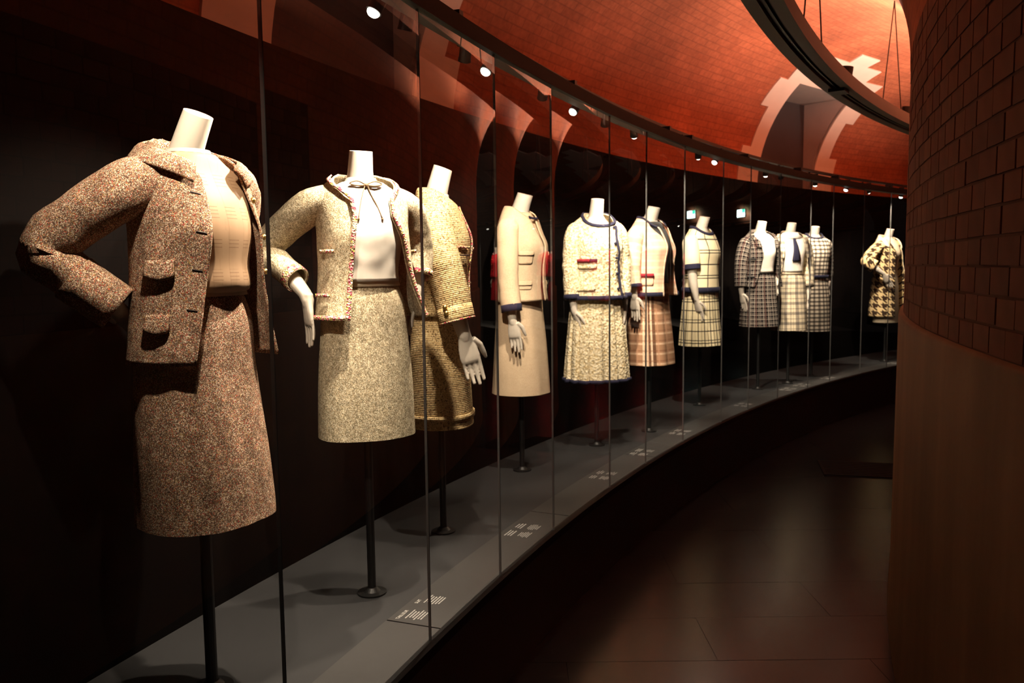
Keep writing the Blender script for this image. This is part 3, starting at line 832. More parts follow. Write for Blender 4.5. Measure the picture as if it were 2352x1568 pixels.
# ---- 1 brown tweed suit, arm on hip
def m1():
    R = mannequin(1, 'mannequin in brown flecked tweed suit over peach blouse, hand on hip, nearest the camera'); R.scale = (1.095,)*3; R.location.z = ZP+1.155*(1-1.095); stand(R, .55, 1.155*.095/1.095)
    neck(R, 1.522, .075, .040, cut=26, back=.034); chest(R)
    Sk = Surf(SKIRT(1.11, .55, .115, .165, .152, bh=.15, cy=-.015), wr=.006, wf=(16, 16, 2), seed=1)
    sk = cloth('skirt', Sk, .55, 1.115, M['t1'], R, nz=30, hem=1)
    strip('waistband', Sk, lambda k: (-pi+2*pi*k, 1.093), lambda k: (-pi+2*pi*k, 1.118), M['peach'], sk, off=.004, n=48, nw=1)
    B = Surf([(1.095, .112, .092, .085), (1.108, .128, .118, .092), (1.125, .132, .122, .094), (1.17, .131, .118, .09), (1.25, .14, .122, .09), (1.31, .147, .108, .092), (1.355, .15, .086, .088), (1.385, .135, .072, .08), (1.41, .095, .064, .066), (1.432, .062, .057, .057)], wr=.0015, wf=(22, 22, 2), bust=.004)
    cloth('blouse', B, 1.097, 1.43, M['peach'], R, nz=30, nphi=90)
    J = Surf(JACKET(.94), wr=.005, wf=(10, 10, 6), seed=3, bust=.006)
    oR = lerp1([(.94, -36), (1.05, -28), (1.15, -23), (1.25, -20), (1.33, -16), (1.37, -15), (1.395, -24), (1.42, -48), (1.44, -79), (1.46, -120), (1.474, -160)])
    oL = lerp1([(.94, 46), (1.05, 44), (1.15, 42), (1.25, 40), (1.33, 35), (1.37, 30), (1.395, 34), (1.42, 52), (1.44, 79), (1.46, 120), (1.474, 160)])
    def ex(ph, z):
        ph = (ph+pi) % (2*pi)-pi; d = (ph-dg(40))/.55; k = max(0, min(1, (1.34-z)/.4)); o = .035*k*math.exp(-d*d)
        d2 = (ph+dg(20))/.5; return o+.012*k*math.exp(-d2*d2)
    J.extra = ex
    jk = cloth('jacket', J, .94, 1.470, M['t1'], R, nz=40, a0=lambda z: dg(oL(z)), a1=lambda z: dg(360+oR(z)), nphi=110, thick=.006)
    # turned-down collar: rises from the neckline and folds over onto the chest
    def cin(u): return (20+160*u**.9, 1.392+.076*u**.6)
    def cout(u): return (27+153*u**.92, cin(u)[1]-.027-.012*(1-u)**3)
    def side(fn, k):
        u = 1-abs(2*k-1); sg = -1 if k < .5 else 1
        a, z = fn(u); return (dg(sg*a) if k < .5 else dg(a), z)
    pts = []; uvs = []
    for i in range(61):
        k = i/60; u = 1-abs(2*k-1); A, B_ = cin(u), cout(u); row = []; ur = []
        for q in (0.0, .12, .35, .6, .85, 1.0):
            a = (A[0]+(B_[0]-A[0])*q)*(1 if k >= .5 else -1); z = A[1]+(B_[1]-A[1])*q
            lift = .004+.012*(1-(1-min(1, q/.3))**2)
            row.append(J.pt(dg(a), z, lift)+Vector((0, 0, .006*(1-q)))); ur.append((a*.003, z))
        pts.append(row); uvs.append(ur)
    grid('collar', pts, uvs, M['t1'], jk, thick=.005, flip=True)
    for (z, w_) in ((1.178, .5), (1.057, .42)):
        flap('pocket_flap', J, dg(-82), dg(-82)+w_, z-.038, z, M['t1'], jk, off=.007, flare=.007, point=.008, thick=.008)
    flap('pocket_flap', J, dg(78), dg(104), 1.137, 1.175, M['t1'], jk, point=.008)
    # buttonholes down the right edge, buttons down the left
    for z in (1.325, 1.235, 1.15, 1.06):
        e = dg(oR(z)); strip('buttonhole', J, lambda k, z=z, e=e: (e-.09-.16*k, z+.001+.004*k), lambda k, z=z, e=e: (e-.09-.16*k, z+.004+.004*k), M['lining'], jk, off=.0015, n=4, nw=1, thick=.001)
        button(J, dg(oL(z))+.09, z, jk, .008, off=.002)
    button(J, dg(oL(1.37))+.09, 1.365, jk, .008, off=.002)
    sl = sleeve(R, [(-.105, .0, 1.365), (-.165, .02, 1.335), (-.232, .10, 1.265), (-.268, .152, 1.205), (-.235, .118, 1.145), (-.168, .058, 1.07)], [.055, .063, .058, .058, .052, .05], M['t1'], elbow=.6, wr=.007, seed=1)
    cf = cuff(sl, .84, 1.0, M['t1'], sl[0], .006)
    for k in (.86, .94):
        i = int(k*26); p = sl[1][i]; bm = bmesh.new(); b = sl[2][i].cross(sl[3][i]); q = p+Vector((-.3, -.25, -1)).normalized()*(sl[4][i]+.008); bmesh.ops.create_icosphere(bm, subdivisions=2, radius=.008, matrix=Matrix.Translation(q)); bm_obj('button', bm, M['gold'], sl[0], True)
    hand(R, (-.172, .064, 1.078), (-.235, .118, 1.145), (.75, .25, -.6), (.3, .3, .8), curl=.25, side=-1, scale=.9)
    sleeve(R, [(.115, .0, 1.375), (.165, .03, 1.33), (.185, .07, 1.2), (.18, .06, 1.06), (.165, .04, .95)], [.062, .066, .056, .052, .047], M['t1'], seed=2)
    hand(R, (.163, .036, .94), (.18, .06, 1.06), (0, -.1, -1), (-1, 0, 0), side=1)
m1()

# ---- 2 grey-beige boucle suit facing the aisle
def m2():
    R = mannequin(2, 'mannequin in grey-beige boucle suit with pink braid and white bow blouse'); stand(R, .58)
    neck(R, 1.55, .03, .045, base=1.385, cut=10); ch = chest(R); ch.location.z = .02
    Sk = Surf(SKIRT(1.12, .575, .108, .168, .150, bh=.128), wr=.005, wf=(12, 12, 2), seed=2)
    sk = cloth('skirt', Sk, .575, 1.105, M['t2'], R, nz=30, hem=1)
    strip('waistband', Sk, lambda k: (-pi+2*pi*k, 1.093), lambda k: (-pi+2*pi*k, 1.125), M['creamsilk'], sk, off=.003, n=48, nw=1)
    B = Surf([(z+.018, a, f, b) for z, a, f, b in BLOUSE], wr=.007, wf=(14, 14, 9), seed=4, bust=.002)
    bl = cloth('blouse', B, 1.11, 1.445, M['whitesilk'], R, nz=30, nphi=80)
    # thin neck tie with a bow and two hanging ends
    bm = bmesh.new(); kp = B.pt(0, 1.432, .004)
    for sx in (-1, 1):
        tube_bm(bm, spline([tuple(kp), tuple(kp+Vector((sx*.03, -.004, .012))), tuple(kp+Vector((sx*.055, .002, .004))), tuple(kp+Vector((sx*.03, -.004, -.003))), tuple(kp)], 16), [.0028]*17, 6)
        ends = [tuple(B.pt(sx*(.03+.2*q), 1.43-.11*q, .004)) for q in (0, .3, .6, 1)]
        tube_bm(bm, spline(ends, 12), [.0018]*13, 6)
        p = Vector(ends[-1]); tube_bm(bm, [p, p+Vector((0, 0, -.008))], [.004, .003], 8)
    bmesh.ops.create_icosphere(bm, subdivisions=2, radius=.007, matrix=Matrix.Translation(kp))
    bm_obj('neck_tie', bm, plain('tan_cord', (.20, .13, .07, 1), .7), bl, True)
    J = Surf([(r[0]+.018 if r[0] > 1.2 else r[0],)+tuple(r[1:]) for r in JACKET(.985, bf=.128)], wr=.004, wf=(8, 8, 5), seed=5, bust=.004)
    oR = lerp1([(.98, -24), (1.15, -22), (1.25, -19), (1.33, -14), (1.385, -16), (1.42, -34), (1.45, -66), (1.475, -110), (1.49, -160)])
    oL = lerp1([(.98, 58), (1.15, 46), (1.25, 38), (1.33, 24), (1.385, 24), (1.42, 40), (1.45, 66), (1.475, 110), (1.49, 160)])
    def ex(ph, z):
        ph = (ph+pi) % (2*pi)-pi; k = max(0, min(1, (1.3-z)/.32)); return .05*k*math.exp(-((ph-dg(55))/.5)**2)+.018*k*math.exp(-((ph+dg(35))/.5)**2)
    J.extra = ex
    jk = cloth('jacket', J, .985, 1.478, M['t2'], R, nz=40, a0=lambda z: dg(oL(z)), a1=lambda z: dg(360+oR(z)), nphi=110, thick=.007)
    tr = M['t2trim']
    strip('edge_braid', J, lambda k: (dg(oR(.985+.485*k)), .985+.485*k), lambda k: (dg(oR(.985+.485*k))-.09, .985+.485*k-.012*max(0, k-.85)/.15), tr, jk, off=.008, n=60, nw=2)
    strip('edge_braid', J, lambda k: (dg(oL(.985+.485*k)), .985+.485*k), lambda k: (dg(oL(.985+.485*k))+.09, .985+.485*k-.012*max(0, k-.85)/.15), tr, jk, off=.008, n=60, nw=2)
    strip('hem_braid', J, lambda k: (dg(oL(.985))+(dg(360+oR(.985))-dg(oL(.985)))*k, .985), lambda k: (dg(oL(.985))+(dg(360+oR(.985))-dg(oL(.985)))*k, 1.0), tr, jk, off=.006, n=60, nw=1)
    for (a, b, z) in ((-70, -46, 1.205), (-76, -50, 1.06), (72, 96, 1.205), (80, 104, 1.06)):
        strip('pocket_braid', J, lambda k, a=a, b=b, z=z: (dg(a+(b-a)*k), z), lambda k, a=a, b=b, z=z: (dg(a+(b-a)*k), z+.012), tr, jk, off=.012, n=10, nw=1, thick=.008)
    sl = sleeve(R, [(-.105, .0, 1.385), (-.172, .035, 1.36), (-.262, .12, 1.275), (-.305, .155, 1.215), (-.265, .08, 1.165), (-.222, .015, 1.118)], [.052, .059, .054, .052, .046, .042], M['t2'], elbow=.6, wr=.006, seed=3)
    cuff(sl, .94, 1.0, tr, sl[0], .004)
    hand(R, (-.195, -.012, 1.06), (-.25, .06, 1.15), (.02, .03, -1), (1, .2, 0), curl=.25, side=-1)
    sl = sleeve(R, [(.105, .0, 1.385), (.17, .02, 1.355), (.208, .05, 1.27), (.222, .06, 1.20), (.212, .035, 1.12)], [.052, .058, .054, .05, .044], M['t2'], wr=.004, seed=4)
    cuff(sl, .94, 1.0, tr, sl[0], .004)
    hand(R, (.205, .025, 1.08), (.222, .06, 1.2), (-.2, -.1, -.9), (-1, .2, 0), curl=.3, side=1)
m2()

# ---- 3 beige ribbed suit in profile
def m3():
    R = mannequin(3, 'mannequin in beige ribbed tweed suit seen from its side, pale hand hanging down'); stand(R, .48)
    neck(R, 1.572, .045, .047, base=1.385, cut=20); ch = chest(R); ch.location.z = .02
    Sk = Surf(SKIRT(1.12, .48, .11, .165, .152, bh=.14), wr=.004, wf=(12, 12, 2), seed=6)
    sk = cloth('skirt', Sk, .48, 1.12, M['t3'], R, nz=30, hem=1)
    strip('hem_band', Sk, lambda k: (-pi+2*pi*k, .515), lambda k: (-pi+2*pi*k, .54), M['t3'], sk, off=.003, n=48, nw=1)
    J = Surf([(r[0]+.02 if r[0] > 1.2 else r[0],)+tuple(r[1:]) for r in JACKET(.955, bf=.128, hem=.168)], wr=.004, seed=7, bust=.006)
    a0 = lambda z: dg(3); a1 = lambda z: dg(357)
    jk = cloth('jacket', J, .955, 1.485, M['t3'], R, nz=40, a0=a0, a1=a1, nphi=110, thick=.006, zt=round_neck(1.488, .075))
    pk = M['t2trim']
    for (z0, z1) in ((1.155, 1.235), (.985, 1.085)):
        for sg in (-1, 1):
            p = flap('pocket', J, sg*dg(58) if sg < 0 else dg(22), dg(-22) if sg < 0 else dg(58), z0, z1, M['t3'], jk, off=.006, flare=.004, thick=.006)
            strip('pocket_braid', J, lambda k, sg=sg, z1=z1: (sg*dg(22+36*k), z1-.004), lambda k, sg=sg, z1=z1: (sg*dg(22+36*k), z1+.005), pk, p, off=.013, n=12, nw=1)
            strip('pocket_welt', J, lambda k, sg=sg, z1=z1: (sg*dg(22+36*k), z1-.034), lambda k, sg=sg, z1=z1: (sg*dg(22+36*k), z1-.029), M['lining'], p, off=.0155, n=12, nw=1, thick=.001)
    strip('front_braid', J, lambda k: (dg(-3), .955+.452*k), lambda k: (dg(-8), .955+.452*k), pk, jk, off=.007, n=30, nw=1)
    for sx in (-1, 1):
        pts = [(-.105, .0, 1.375), (-.145, -.005, 1.345), (-.175, -.035, 1.2), (-.187, -.065, 1.08), (-.198, -.098, .94)] if sx < 0 else [(-.105, .0, 1.375), (-.145, .02, 1.345), (-.172, .03, 1.2), (-.17, .03, 1.08), (-.165, .02, .96)]
        sl = sleeve(R, [(sx*-1*p[0], p[1], p[2]) for p in pts], [.05, .06, .068, .068, .066], M['t3'], seed=5+sx, wr=.004)
        cf = cuff(sl, .90, 1.0, M['t3'], sl[0], .003)
        bm = bmesh.new(); i = 26; e = [sl[1][i]+(sl[3][i]*cos(2*pi*c/24)+sl[2][i].cross(sl[3][i])*sin(2*pi*c/24)*.92)*(sl[4][i]+.005) for c in range(25)]
        tube_bm(bm, e, [.004]*25, 6); bm_obj('cuff_braid', bm, pk, cf, True)
        for k in (.9, .95):
            i = int(k*26); q = sl[1][i]+Vector((sx*.85, -.0, .0))*(sl[4][i]+.008) + Vector((0, .03, 0)); bm = bmesh.new(); bmesh.ops.create_icosphere(bm, subdivisions=2, radius=.011, matrix=Matrix.Translation(q)); bm_obj('button', bm, M['gold'], cf, True)
        hand(R, (-.198, -.122, .885) if sx < 0 else (.162, .01, .92), (-.19, -.07, 1.05) if sx < 0 else (.17, .03, 1.08), (sx*.02, -.26, -1), (-sx*1.0, .25, 0), curl=.25, side=-sx, scale=1.28, spread=.05)
m3()

# ---- 4 plain cream suit
def m4():
    R = mannequin(4, 'mannequin in plain cream wool suit with long straight skirt and black cuffs'); stand(R, .45)
    neck(R, 1.55, .055, .05, base=1.385, cut=16); ch = chest(R); ch.location.z = .02
    Sk = Surf(SKIRT(1.10, .45, .115, .172, .158, bh=.155), wr=.006, wf=(14, 14, 1.5), seed=8)
    cloth('skirt', Sk, .45, 1.10, M['t4'], R, nz=26, hem=1)
    J = Surf([(r[0]+.02 if r[0] > 1.2 else r[0],)+tuple(r[1:]) for r in JACKET(.965, hem=.178, bf=.138)], wr=.004, seed=9, bust=.006)
    oR = lerp1([(.96, -3), (1.3, 1), (1.46, -8)]); oL = lerp1([(.96, 6), (1.3, 4), (1.46, 6)])
    jk = cloth('jacket', J, .965, 1.485, M['t4'], R, nz=36, a0=lambda z: dg(oL(z)), a1=lambda z: dg(360+oR(z)), nphi=100, thick=.006, zt=round_neck(1.488, .07))
    B = Surf([(z+.02, a, f, b) for z, a, f, b in BLOUSE]); cloth('blouse', B, 1.06, 1.45, M['t4'], R, nz=20, nphi=60)
    for z0, z1 in ((1.165, 1.235), (1.03, 1.075)):
        for a in (-66, 34):
            pk = flap('pocket', J, dg(a), dg(a+34), z0, z1-.02, M['t4'], jk, off=.003, flare=.0, thick=.004)
            flap('pocket_flap', J, dg(a-1), dg(a+35), z1-.022, z1, M['t4'], pk, off=.005, flare=.003, thick=.004)
    rn = round_neck(1.488, .07); strip('collar_edge', J, lambda k: (dg(14-32*k), rn(dg(14-32*k))+.002), lambda k: (dg(14-32*k), rn(dg(14-32*k))-.008), M['navy'], jk, off=.006, n=10, nw=1)
    for sx in (-1, 1):
        pts = [(.105, .0, 1.375), (.152, -.005, 1.345), (.185, -.02, 1.2), (.196, -.03, 1.07), (.205, -.054, .915)]
        if sx > 0: pts = [(.105, .0, 1.375), (.148, .02, 1.345), (.172, .05, 1.2), (.17, .05, 1.07), (.165, .04, .95)]
        sl = sleeve(R, [(sx*p[0], p[1], p[2]) for p in pts], [.05, .058, .055, .052, .05], M['t4'], seed=8+sx, wr=.005)
        cuff(sl, .93, 1.0, M['navy'], sl[0], .003)
        hand(R, (sx*.205, -.056, .875) if sx < 0 else (.163, .035, .91), (sx*.198, -.03, 1.05) if sx < 0 else (.17, .05, 1.07), (-sx*.05, -.12, -1), (-sx, .2, 0), curl=.3, side=-sx, scale=1.08)
m4()

# ---- 5 cream looped boucle with navy braid
def m5():
    R = mannequin(5, 'mannequin in cream looped boucle suit with navy braid and red pocket edge'); stand(R, .42)
    neck(R, 1.568, .045, .047, base=1.385, cut=14); ch = chest(R); ch.location.z = .02
    Sk = Surf([(.42, .205, .165, .16), (.6, .195, .15, .148), (.85, .172, .13, .13), (1.0, .15, .115, .11), (1.1, .12, .095, .09), (1.12, .12, .095, .09)], wr=.004, wf=(20, 20, 2), seed=10, pleats=14, pd=.034, pz=(.42, .95))
    sk = cloth('skirt', Sk, .42, 1.1, M['t5'], R, nz=26, nphi=168, hem=1)
    strip('hem_braid', Sk, lambda k: (-pi+2*pi*k, .42), lambda k: (-pi+2*pi*k, .443), M['navy'], sk, off=.004, n=168, nw=1)
    J = Surf([(r[0]+.02 if r[0] > 1.2 else r[0],)+tuple(r[1:]) for r in JACKET(.94, hem=.185, bf=.138, g=.006)], wr=.006, wf=(30, 30, 30), seed=11, bust=.005)
    oL = lerp1([(.94, 40), (1.2, 36), (1.32, 30), (1.40, 34), (1.46, 55)])
    rn = round_neck(1.488, .085, 1.05); jk = cloth('jacket', J, .94, 1.485, M['t5'], R, nz=44, a0=lambda z: dg(oL(z)), a1=lambda z: dg(360+oL(z)-1.5), nphi=120, thick=.006, zt=rn)
    strip('front_braid', J, lambda k: (dg(oL(.94+.46*k)), .94+.46*k), lambda k: (dg(oL(.94+.46*k)-5.5), .94+.46*k), M['navy'], jk, off=.009, n=36, nw=1)
    strip('hem_braid', J, lambda k: (2*pi*k, .942), lambda k: (2*pi*k, .968), M['navy'], jk, off=.007, n=72, nw=1)
    strip('neck_braid', J, lambda k: (dg(34-360*k), rn(dg(34-360*k))+.003), lambda k: (dg(34-360*k), rn(dg(34-360*k))-.012), M['navy'], jk, off=.006, n=72, nw=1)
    p = flap('pocket', J, dg(-62), dg(-14), 1.135, 1.185, M['t5'], jk, off=.006, flare=.004)
    strip('pocket_braid', J, lambda k: (dg(-62+32*k), 1.176), lambda k: (dg(-62+32*k), 1.196), M['redbraid'], p, off=.014, n=10, nw=1)
    strip('pocket_braid', J, lambda k: (dg(-30+16*k), 1.178), lambda k: (dg(-30+16*k), 1.196), M['navy'], p, off=.014, n=8, nw=1)
    flap('pocket_flap', J, dg(-62), dg(-16), 1.0, 1.05, M['t5'], jk, off=.006, flare=.004)
    for z in (1.39, 1.29, 1.2, 1.105, 1.01): button(J, dg(oL(z)-9), z, jk, .009, 'navy', off=.008)
    for sx in (-1, 1):
        pts = [(.105, .0, 1.38), (.148, -.005, 1.35), (.166, -.015, 1.2), (.17, -.03, 1.07), (.172, -.045, .945)] if sx < 0 else [(.105, .0, 1.38), (.148, .01, 1.35), (.178, .03, 1.2), (.182, .02, 1.07), (.18, .0, .945)]
        sl = sleeve(R, [(sx*p_[0], p_[1], p_[2]) for p_ in pts], [.05, .058, .058, .056, .053], M['t5'], seed=11+sx, wr=.007)
        cuff(sl, .94, 1.0, M['navy'], sl[0], .004)
        hand(R, (sx*(.165 if sx < 0 else .182), -.055 if sx < 0 else -.01, .88), (sx*.175, -.03, 1.05), (-sx*.22, -.05, -1) if sx < 0 else (.05, -.05, -1), (-sx, .2, 0), curl=.3, side=-sx, scale=1.08)
m5()

# ---- 6 pale pink jacket over charcoal, plaid skirt
def m6():
    R = mannequin(6, 'mannequin in pale pink jacket over charcoal top with brown plaid skirt'); stand(R, .48)
    neck(R, 1.545, .055, .047, base=1.385, cut=14); ch = chest(R); ch.location.z = .02
    Sk = Surf(SKIRT(1.07, .477, .112, .182, .155, bh=.16), wr=.006, wf=(14, 14, 1.5), seed=12, pleats=8, pd=.014, pz=(.48, 1.0))
    sk = cloth('skirt', Sk, .477, 1.06, M['t6s'], R, nz=26, nphi=96, hem=1)
    B = Surf([(.95+.04, .15, .115, .11)]+[(z+.018, a+.004, f+.006, b) for z, a, f, b in BLOUSE], bust=.008)
    cloth('top', B, 1.03, 1.445, M['charcoal'], R, nz=26, nphi=72)
    J = Surf([(r[0]+.018 if r[0] > 1.2 else r[0],)+tuple(r[1:]) for r in JACKET(.945, hem=.18, bf=.14, g=.006)], wr=.005, seed=13, bust=.006)
    oR = lerp1([(.94, -14), (1.2, -10), (1.33, -4), (1.40, -8), (1.46, -40)]); oL = lerp1([(.94, 52), (1.2, 44), (1.33, 30), (1.40, 32), (1.46, 50)])
    J.extra = lambda ph, z: .025*max(0, min(1, (1.38-z)/.4))*math.exp(-((((ph+pi) % (2*pi)-pi)-dg(50))/.5)**2)
    rn = round_neck(1.486, .075); jk = cloth('jacket', J, .945, 1.48, M['t6'], R, nz=36, a0=lambda z: dg(oL(z)), a1=lambda z: dg(360+oR(z)), nphi=100, thick=.007, zt=rn)
    strip('hem_braid', J, lambda k: (dg(oL(.945))+(dg(360+oR(.945))-dg(oL(.945)))*k, .945), lambda k: (dg(oL(.945))+(dg(360+oR(.945))-dg(oL(.945)))*k, .972), M['navy'], jk, off=.006, n=60, nw=1)
    strip('edge_braid', J, lambda k: (dg(oR(.945+.46*k)), .945+.46*k), lambda k: (dg(oR(.945+.46*k)-4), .945+.46*k), M['t6'], jk, off=.007, n=30, nw=1)
    strip('neck_braid', J, lambda k: (dg(30+318*k), rn(dg(30+318*k))+.002), lambda k: (dg(30+318*k), rn(dg(30+318*k))-.011), M['navy'], jk, off=.006, n=60, nw=1)
    p = flap('pocket', J, dg(-76), dg(-42), 1.02, 1.085, M['t6'], jk, off=.006, flare=.004)
    strip('pocket_braid', J, lambda k: (dg(-78+36*k), 1.075), lambda k: (dg(-78+36*k), 1.098), M['redbraid'], p, off=.014, n=10, nw=1)
    for sx in (-1, 1):
        pts = [(.105, .0, 1.375), (.152, .01, 1.345), (.19, .01, 1.2), (.203, .0, 1.1), (.212, -.02, 1.0)] if sx < 0 else [(.105, .0, 1.375), (.148, .02, 1.345), (.165, .05, 1.2), (.165, .06, 1.1), (.16, .05, 1.0)]
        sl = sleeve(R, [(sx*p_[0], p_[1], p_[2]) for p_ in pts], [.05, .058, .057, .055, .052], M['t6'], seed=13+sx, wr=.005)
        cuff(sl, .93, 1.0, M['navy'], sl[0], .003)
        hand(R, (-.212, -.025, .955) if sx < 0 else (.158, .045, .955), (sx*.19, .02, 1.1), (-sx*.02, -.05, -1), (-sx, .2, 0), curl=.25, side=-sx, scale=1.05)
m6()

# ---- 7 cream windowpane jersey, short sleeves
def m7():
    R = mannequin(7, 'mannequin in short-sleeved cream windowpane-check jersey and pleated check skirt'); stand(R, .5)
    neck(R, 1.535, .055, .047, base=1.37, cut=12); chest(R)
    Sk = Surf([(.5, .185, .155, .15), (.65, .175, .14, .14), (.85, .16, .125, .125), (.95, .152, .118, .118), (1.0, .15, .115, .115)], pleats=18, pd=.016, pz=(.5, .95), wr=.002)
    cloth('skirt', Sk, .50, 1.0, M['t7s'], R, nz=24, nphi=180, hem=1)
    J = Surf([(.93, .166, .13, .125), (.99, .158, .128, .118), (1.06, .155, .126, .112), (1.15, .152, .128, .106), (1.25, .158, .138, .104), (1.32, .160, .118, .104), (1.365, .158, .094, .098), (1.395, .14, .082, .09), (1.422, .11, .07, .084, .004), (1.445, .085, .06, .078, .010), (1.468, .066, .05, .066, .016)], wr=.003, seed=15, bust=.008)
    rn = round_neck(1.466, .06); jk = cloth('jersey', J, .93, 1.466, M['t7'], R, nz=36, nphi=96, zt=rn)
    strip('hem_band', J, lambda k: (-pi+2*pi*k, .928), lambda k: (-pi+2*pi*k, .972), M['navy'], jk, off=.005, n=60, nw=1)
    strip('neck_band', J, lambda k: (-pi+2*pi*k, rn(-pi+2*pi*k)+.002), lambda k: (-pi+2*pi*k, rn(-pi+2*pi*k)-.018), M['navy'], jk, off=.007, n=60, nw=1)
    for sx in (-1, 1):
        yb = 0 if sx < 0 else .07; sl = sleeve(R, [(sx*.105, .0, 1.355), (sx*.145, -.01+yb*.5, 1.325), (sx*.162, -.03+yb, 1.22), (sx*.165, -.042+yb, 1.115)], [.05, .06, .064, .062], M['creamknit'], seed=15+sx, wr=.004, vscale=1)
        cuff(sl, .86, 1.0, M['navy'], sl[0], .004)
        strip('sleeve_seam', J, lambda k, sx=sx: (sx*dg(58), 1.2+.17*k), lambda k, sx=sx: (sx*dg(62), 1.2+.17*k), M['navy'], jk, off=.004, n=10, nw=1)
        hand(R, (sx*.152, -.078+yb, .875), None, (-sx*.18, -.12, -1), (-sx, .2, 0), curl=.35, side=-sx, scale=1.05,
             arm=[(sx*.160, -.035+yb, 1.2), (sx*.166, -.045+yb, 1.08), (sx*.163, -.06+yb, .98), (sx*.152, -.078+yb, .868)], arm_r=[.04, .037, .033, .021])
m7()

# ---- 8, 9, 10 tartan trio
def m8():
    R = mannequin(8, 'mannequin in black and white tartan jacket and pleated skirt, plain white top without tie'); stand(R, .59)
    neck(R, 1.535, .05, .047, base=1.37, cut=12); chest(R)
    Sk = Surf(SKIRT(1.085, .585, .115, .178, .155, bh=.15), pleats=14, pd=.014, pz=(.6, .95), wr=.002)
    cloth('skirt', Sk, .585, 1.085, M['t8'], R, nz=22, nphi=140, hem=1)
    B = Surf(BLOUSE, wr=.003, bust=.003); cloth('top', B, 1.075, 1.425, M['whitesilk'], R, nz=24, nphi=60)
    J = Surf(JACKET(.945, hem=.178), wr=.004, seed=17)
    oR = lerp1([(.94, -40), (1.1, -24), (1.25, -16), (1.36, -22), (1.42, -50), (1.45, -90), (1.475, -160)]); oL = lerp1([(.94, 62), (1.1, 50), (1.25, 42), (1.36, 34), (1.42, 54), (1.45, 90), (1.475, 160)])
    J.extra = lambda ph, z: .04*max(0, min(1, (1.34-z)/.4))*math.exp(-((((ph+pi) % (2*pi)-pi)-dg(55))/.5)**2)
    jk = cloth('jacket', J, .945, 1.468, M['t8'], R, nz=32, a0=lambda z: dg(oL(z)), a1=lambda z: dg(360+oR(z)), nphi=90)
    for z in (1.19, 1.03): strip('pocket_braid', J, lambda k, z=z: (dg(-72+30*k), z), lambda k, z=z: (dg(-72+30*k), z+.014), M['charcoal'], jk, off=.008, n=8, nw=1)
    for sg, oo in ((-1, oR), (1, oL)):
        strip('collar', J, lambda k, sg=sg, oo=oo: (dg(oo(1.3+.13*k)), 1.3+.13*k), lambda k, sg=sg, oo=oo: (dg(oo(1.3+.13*k))+sg*.32, 1.3+.13*k), M['t8'], jk, off=.012, n=12, nw=3)
    sl = sleeve(R, [(-.105, .0, 1.36), (-.165, -.015, 1.325), (-.215, -.03, 1.16), (-.226, -.045, .95)], [.05, .058, .056, .05], M['t8'], seed=18, wr=.004)
    hand(R, (-.222, -.052, .90), (-.22, -.03, 1.1), (.18, -.06, -1), (1, .2, 0), curl=.3, side=1, scale=1.05)
    sl = sleeve(R, [(.105, .0, 1.36), (.155, .02, 1.325), (.188, .04, 1.18), (.185, .02, 1.06)], [.05, .058, .056, .05], M['t8'], seed=19, wr=.004)
    hand(R, (.18, .0, 1.03), (.188, .03, 1.15), (-.1, -.25, -1), (-1, .2, 0), curl=.3, side=-1, scale=1.05)
m8()
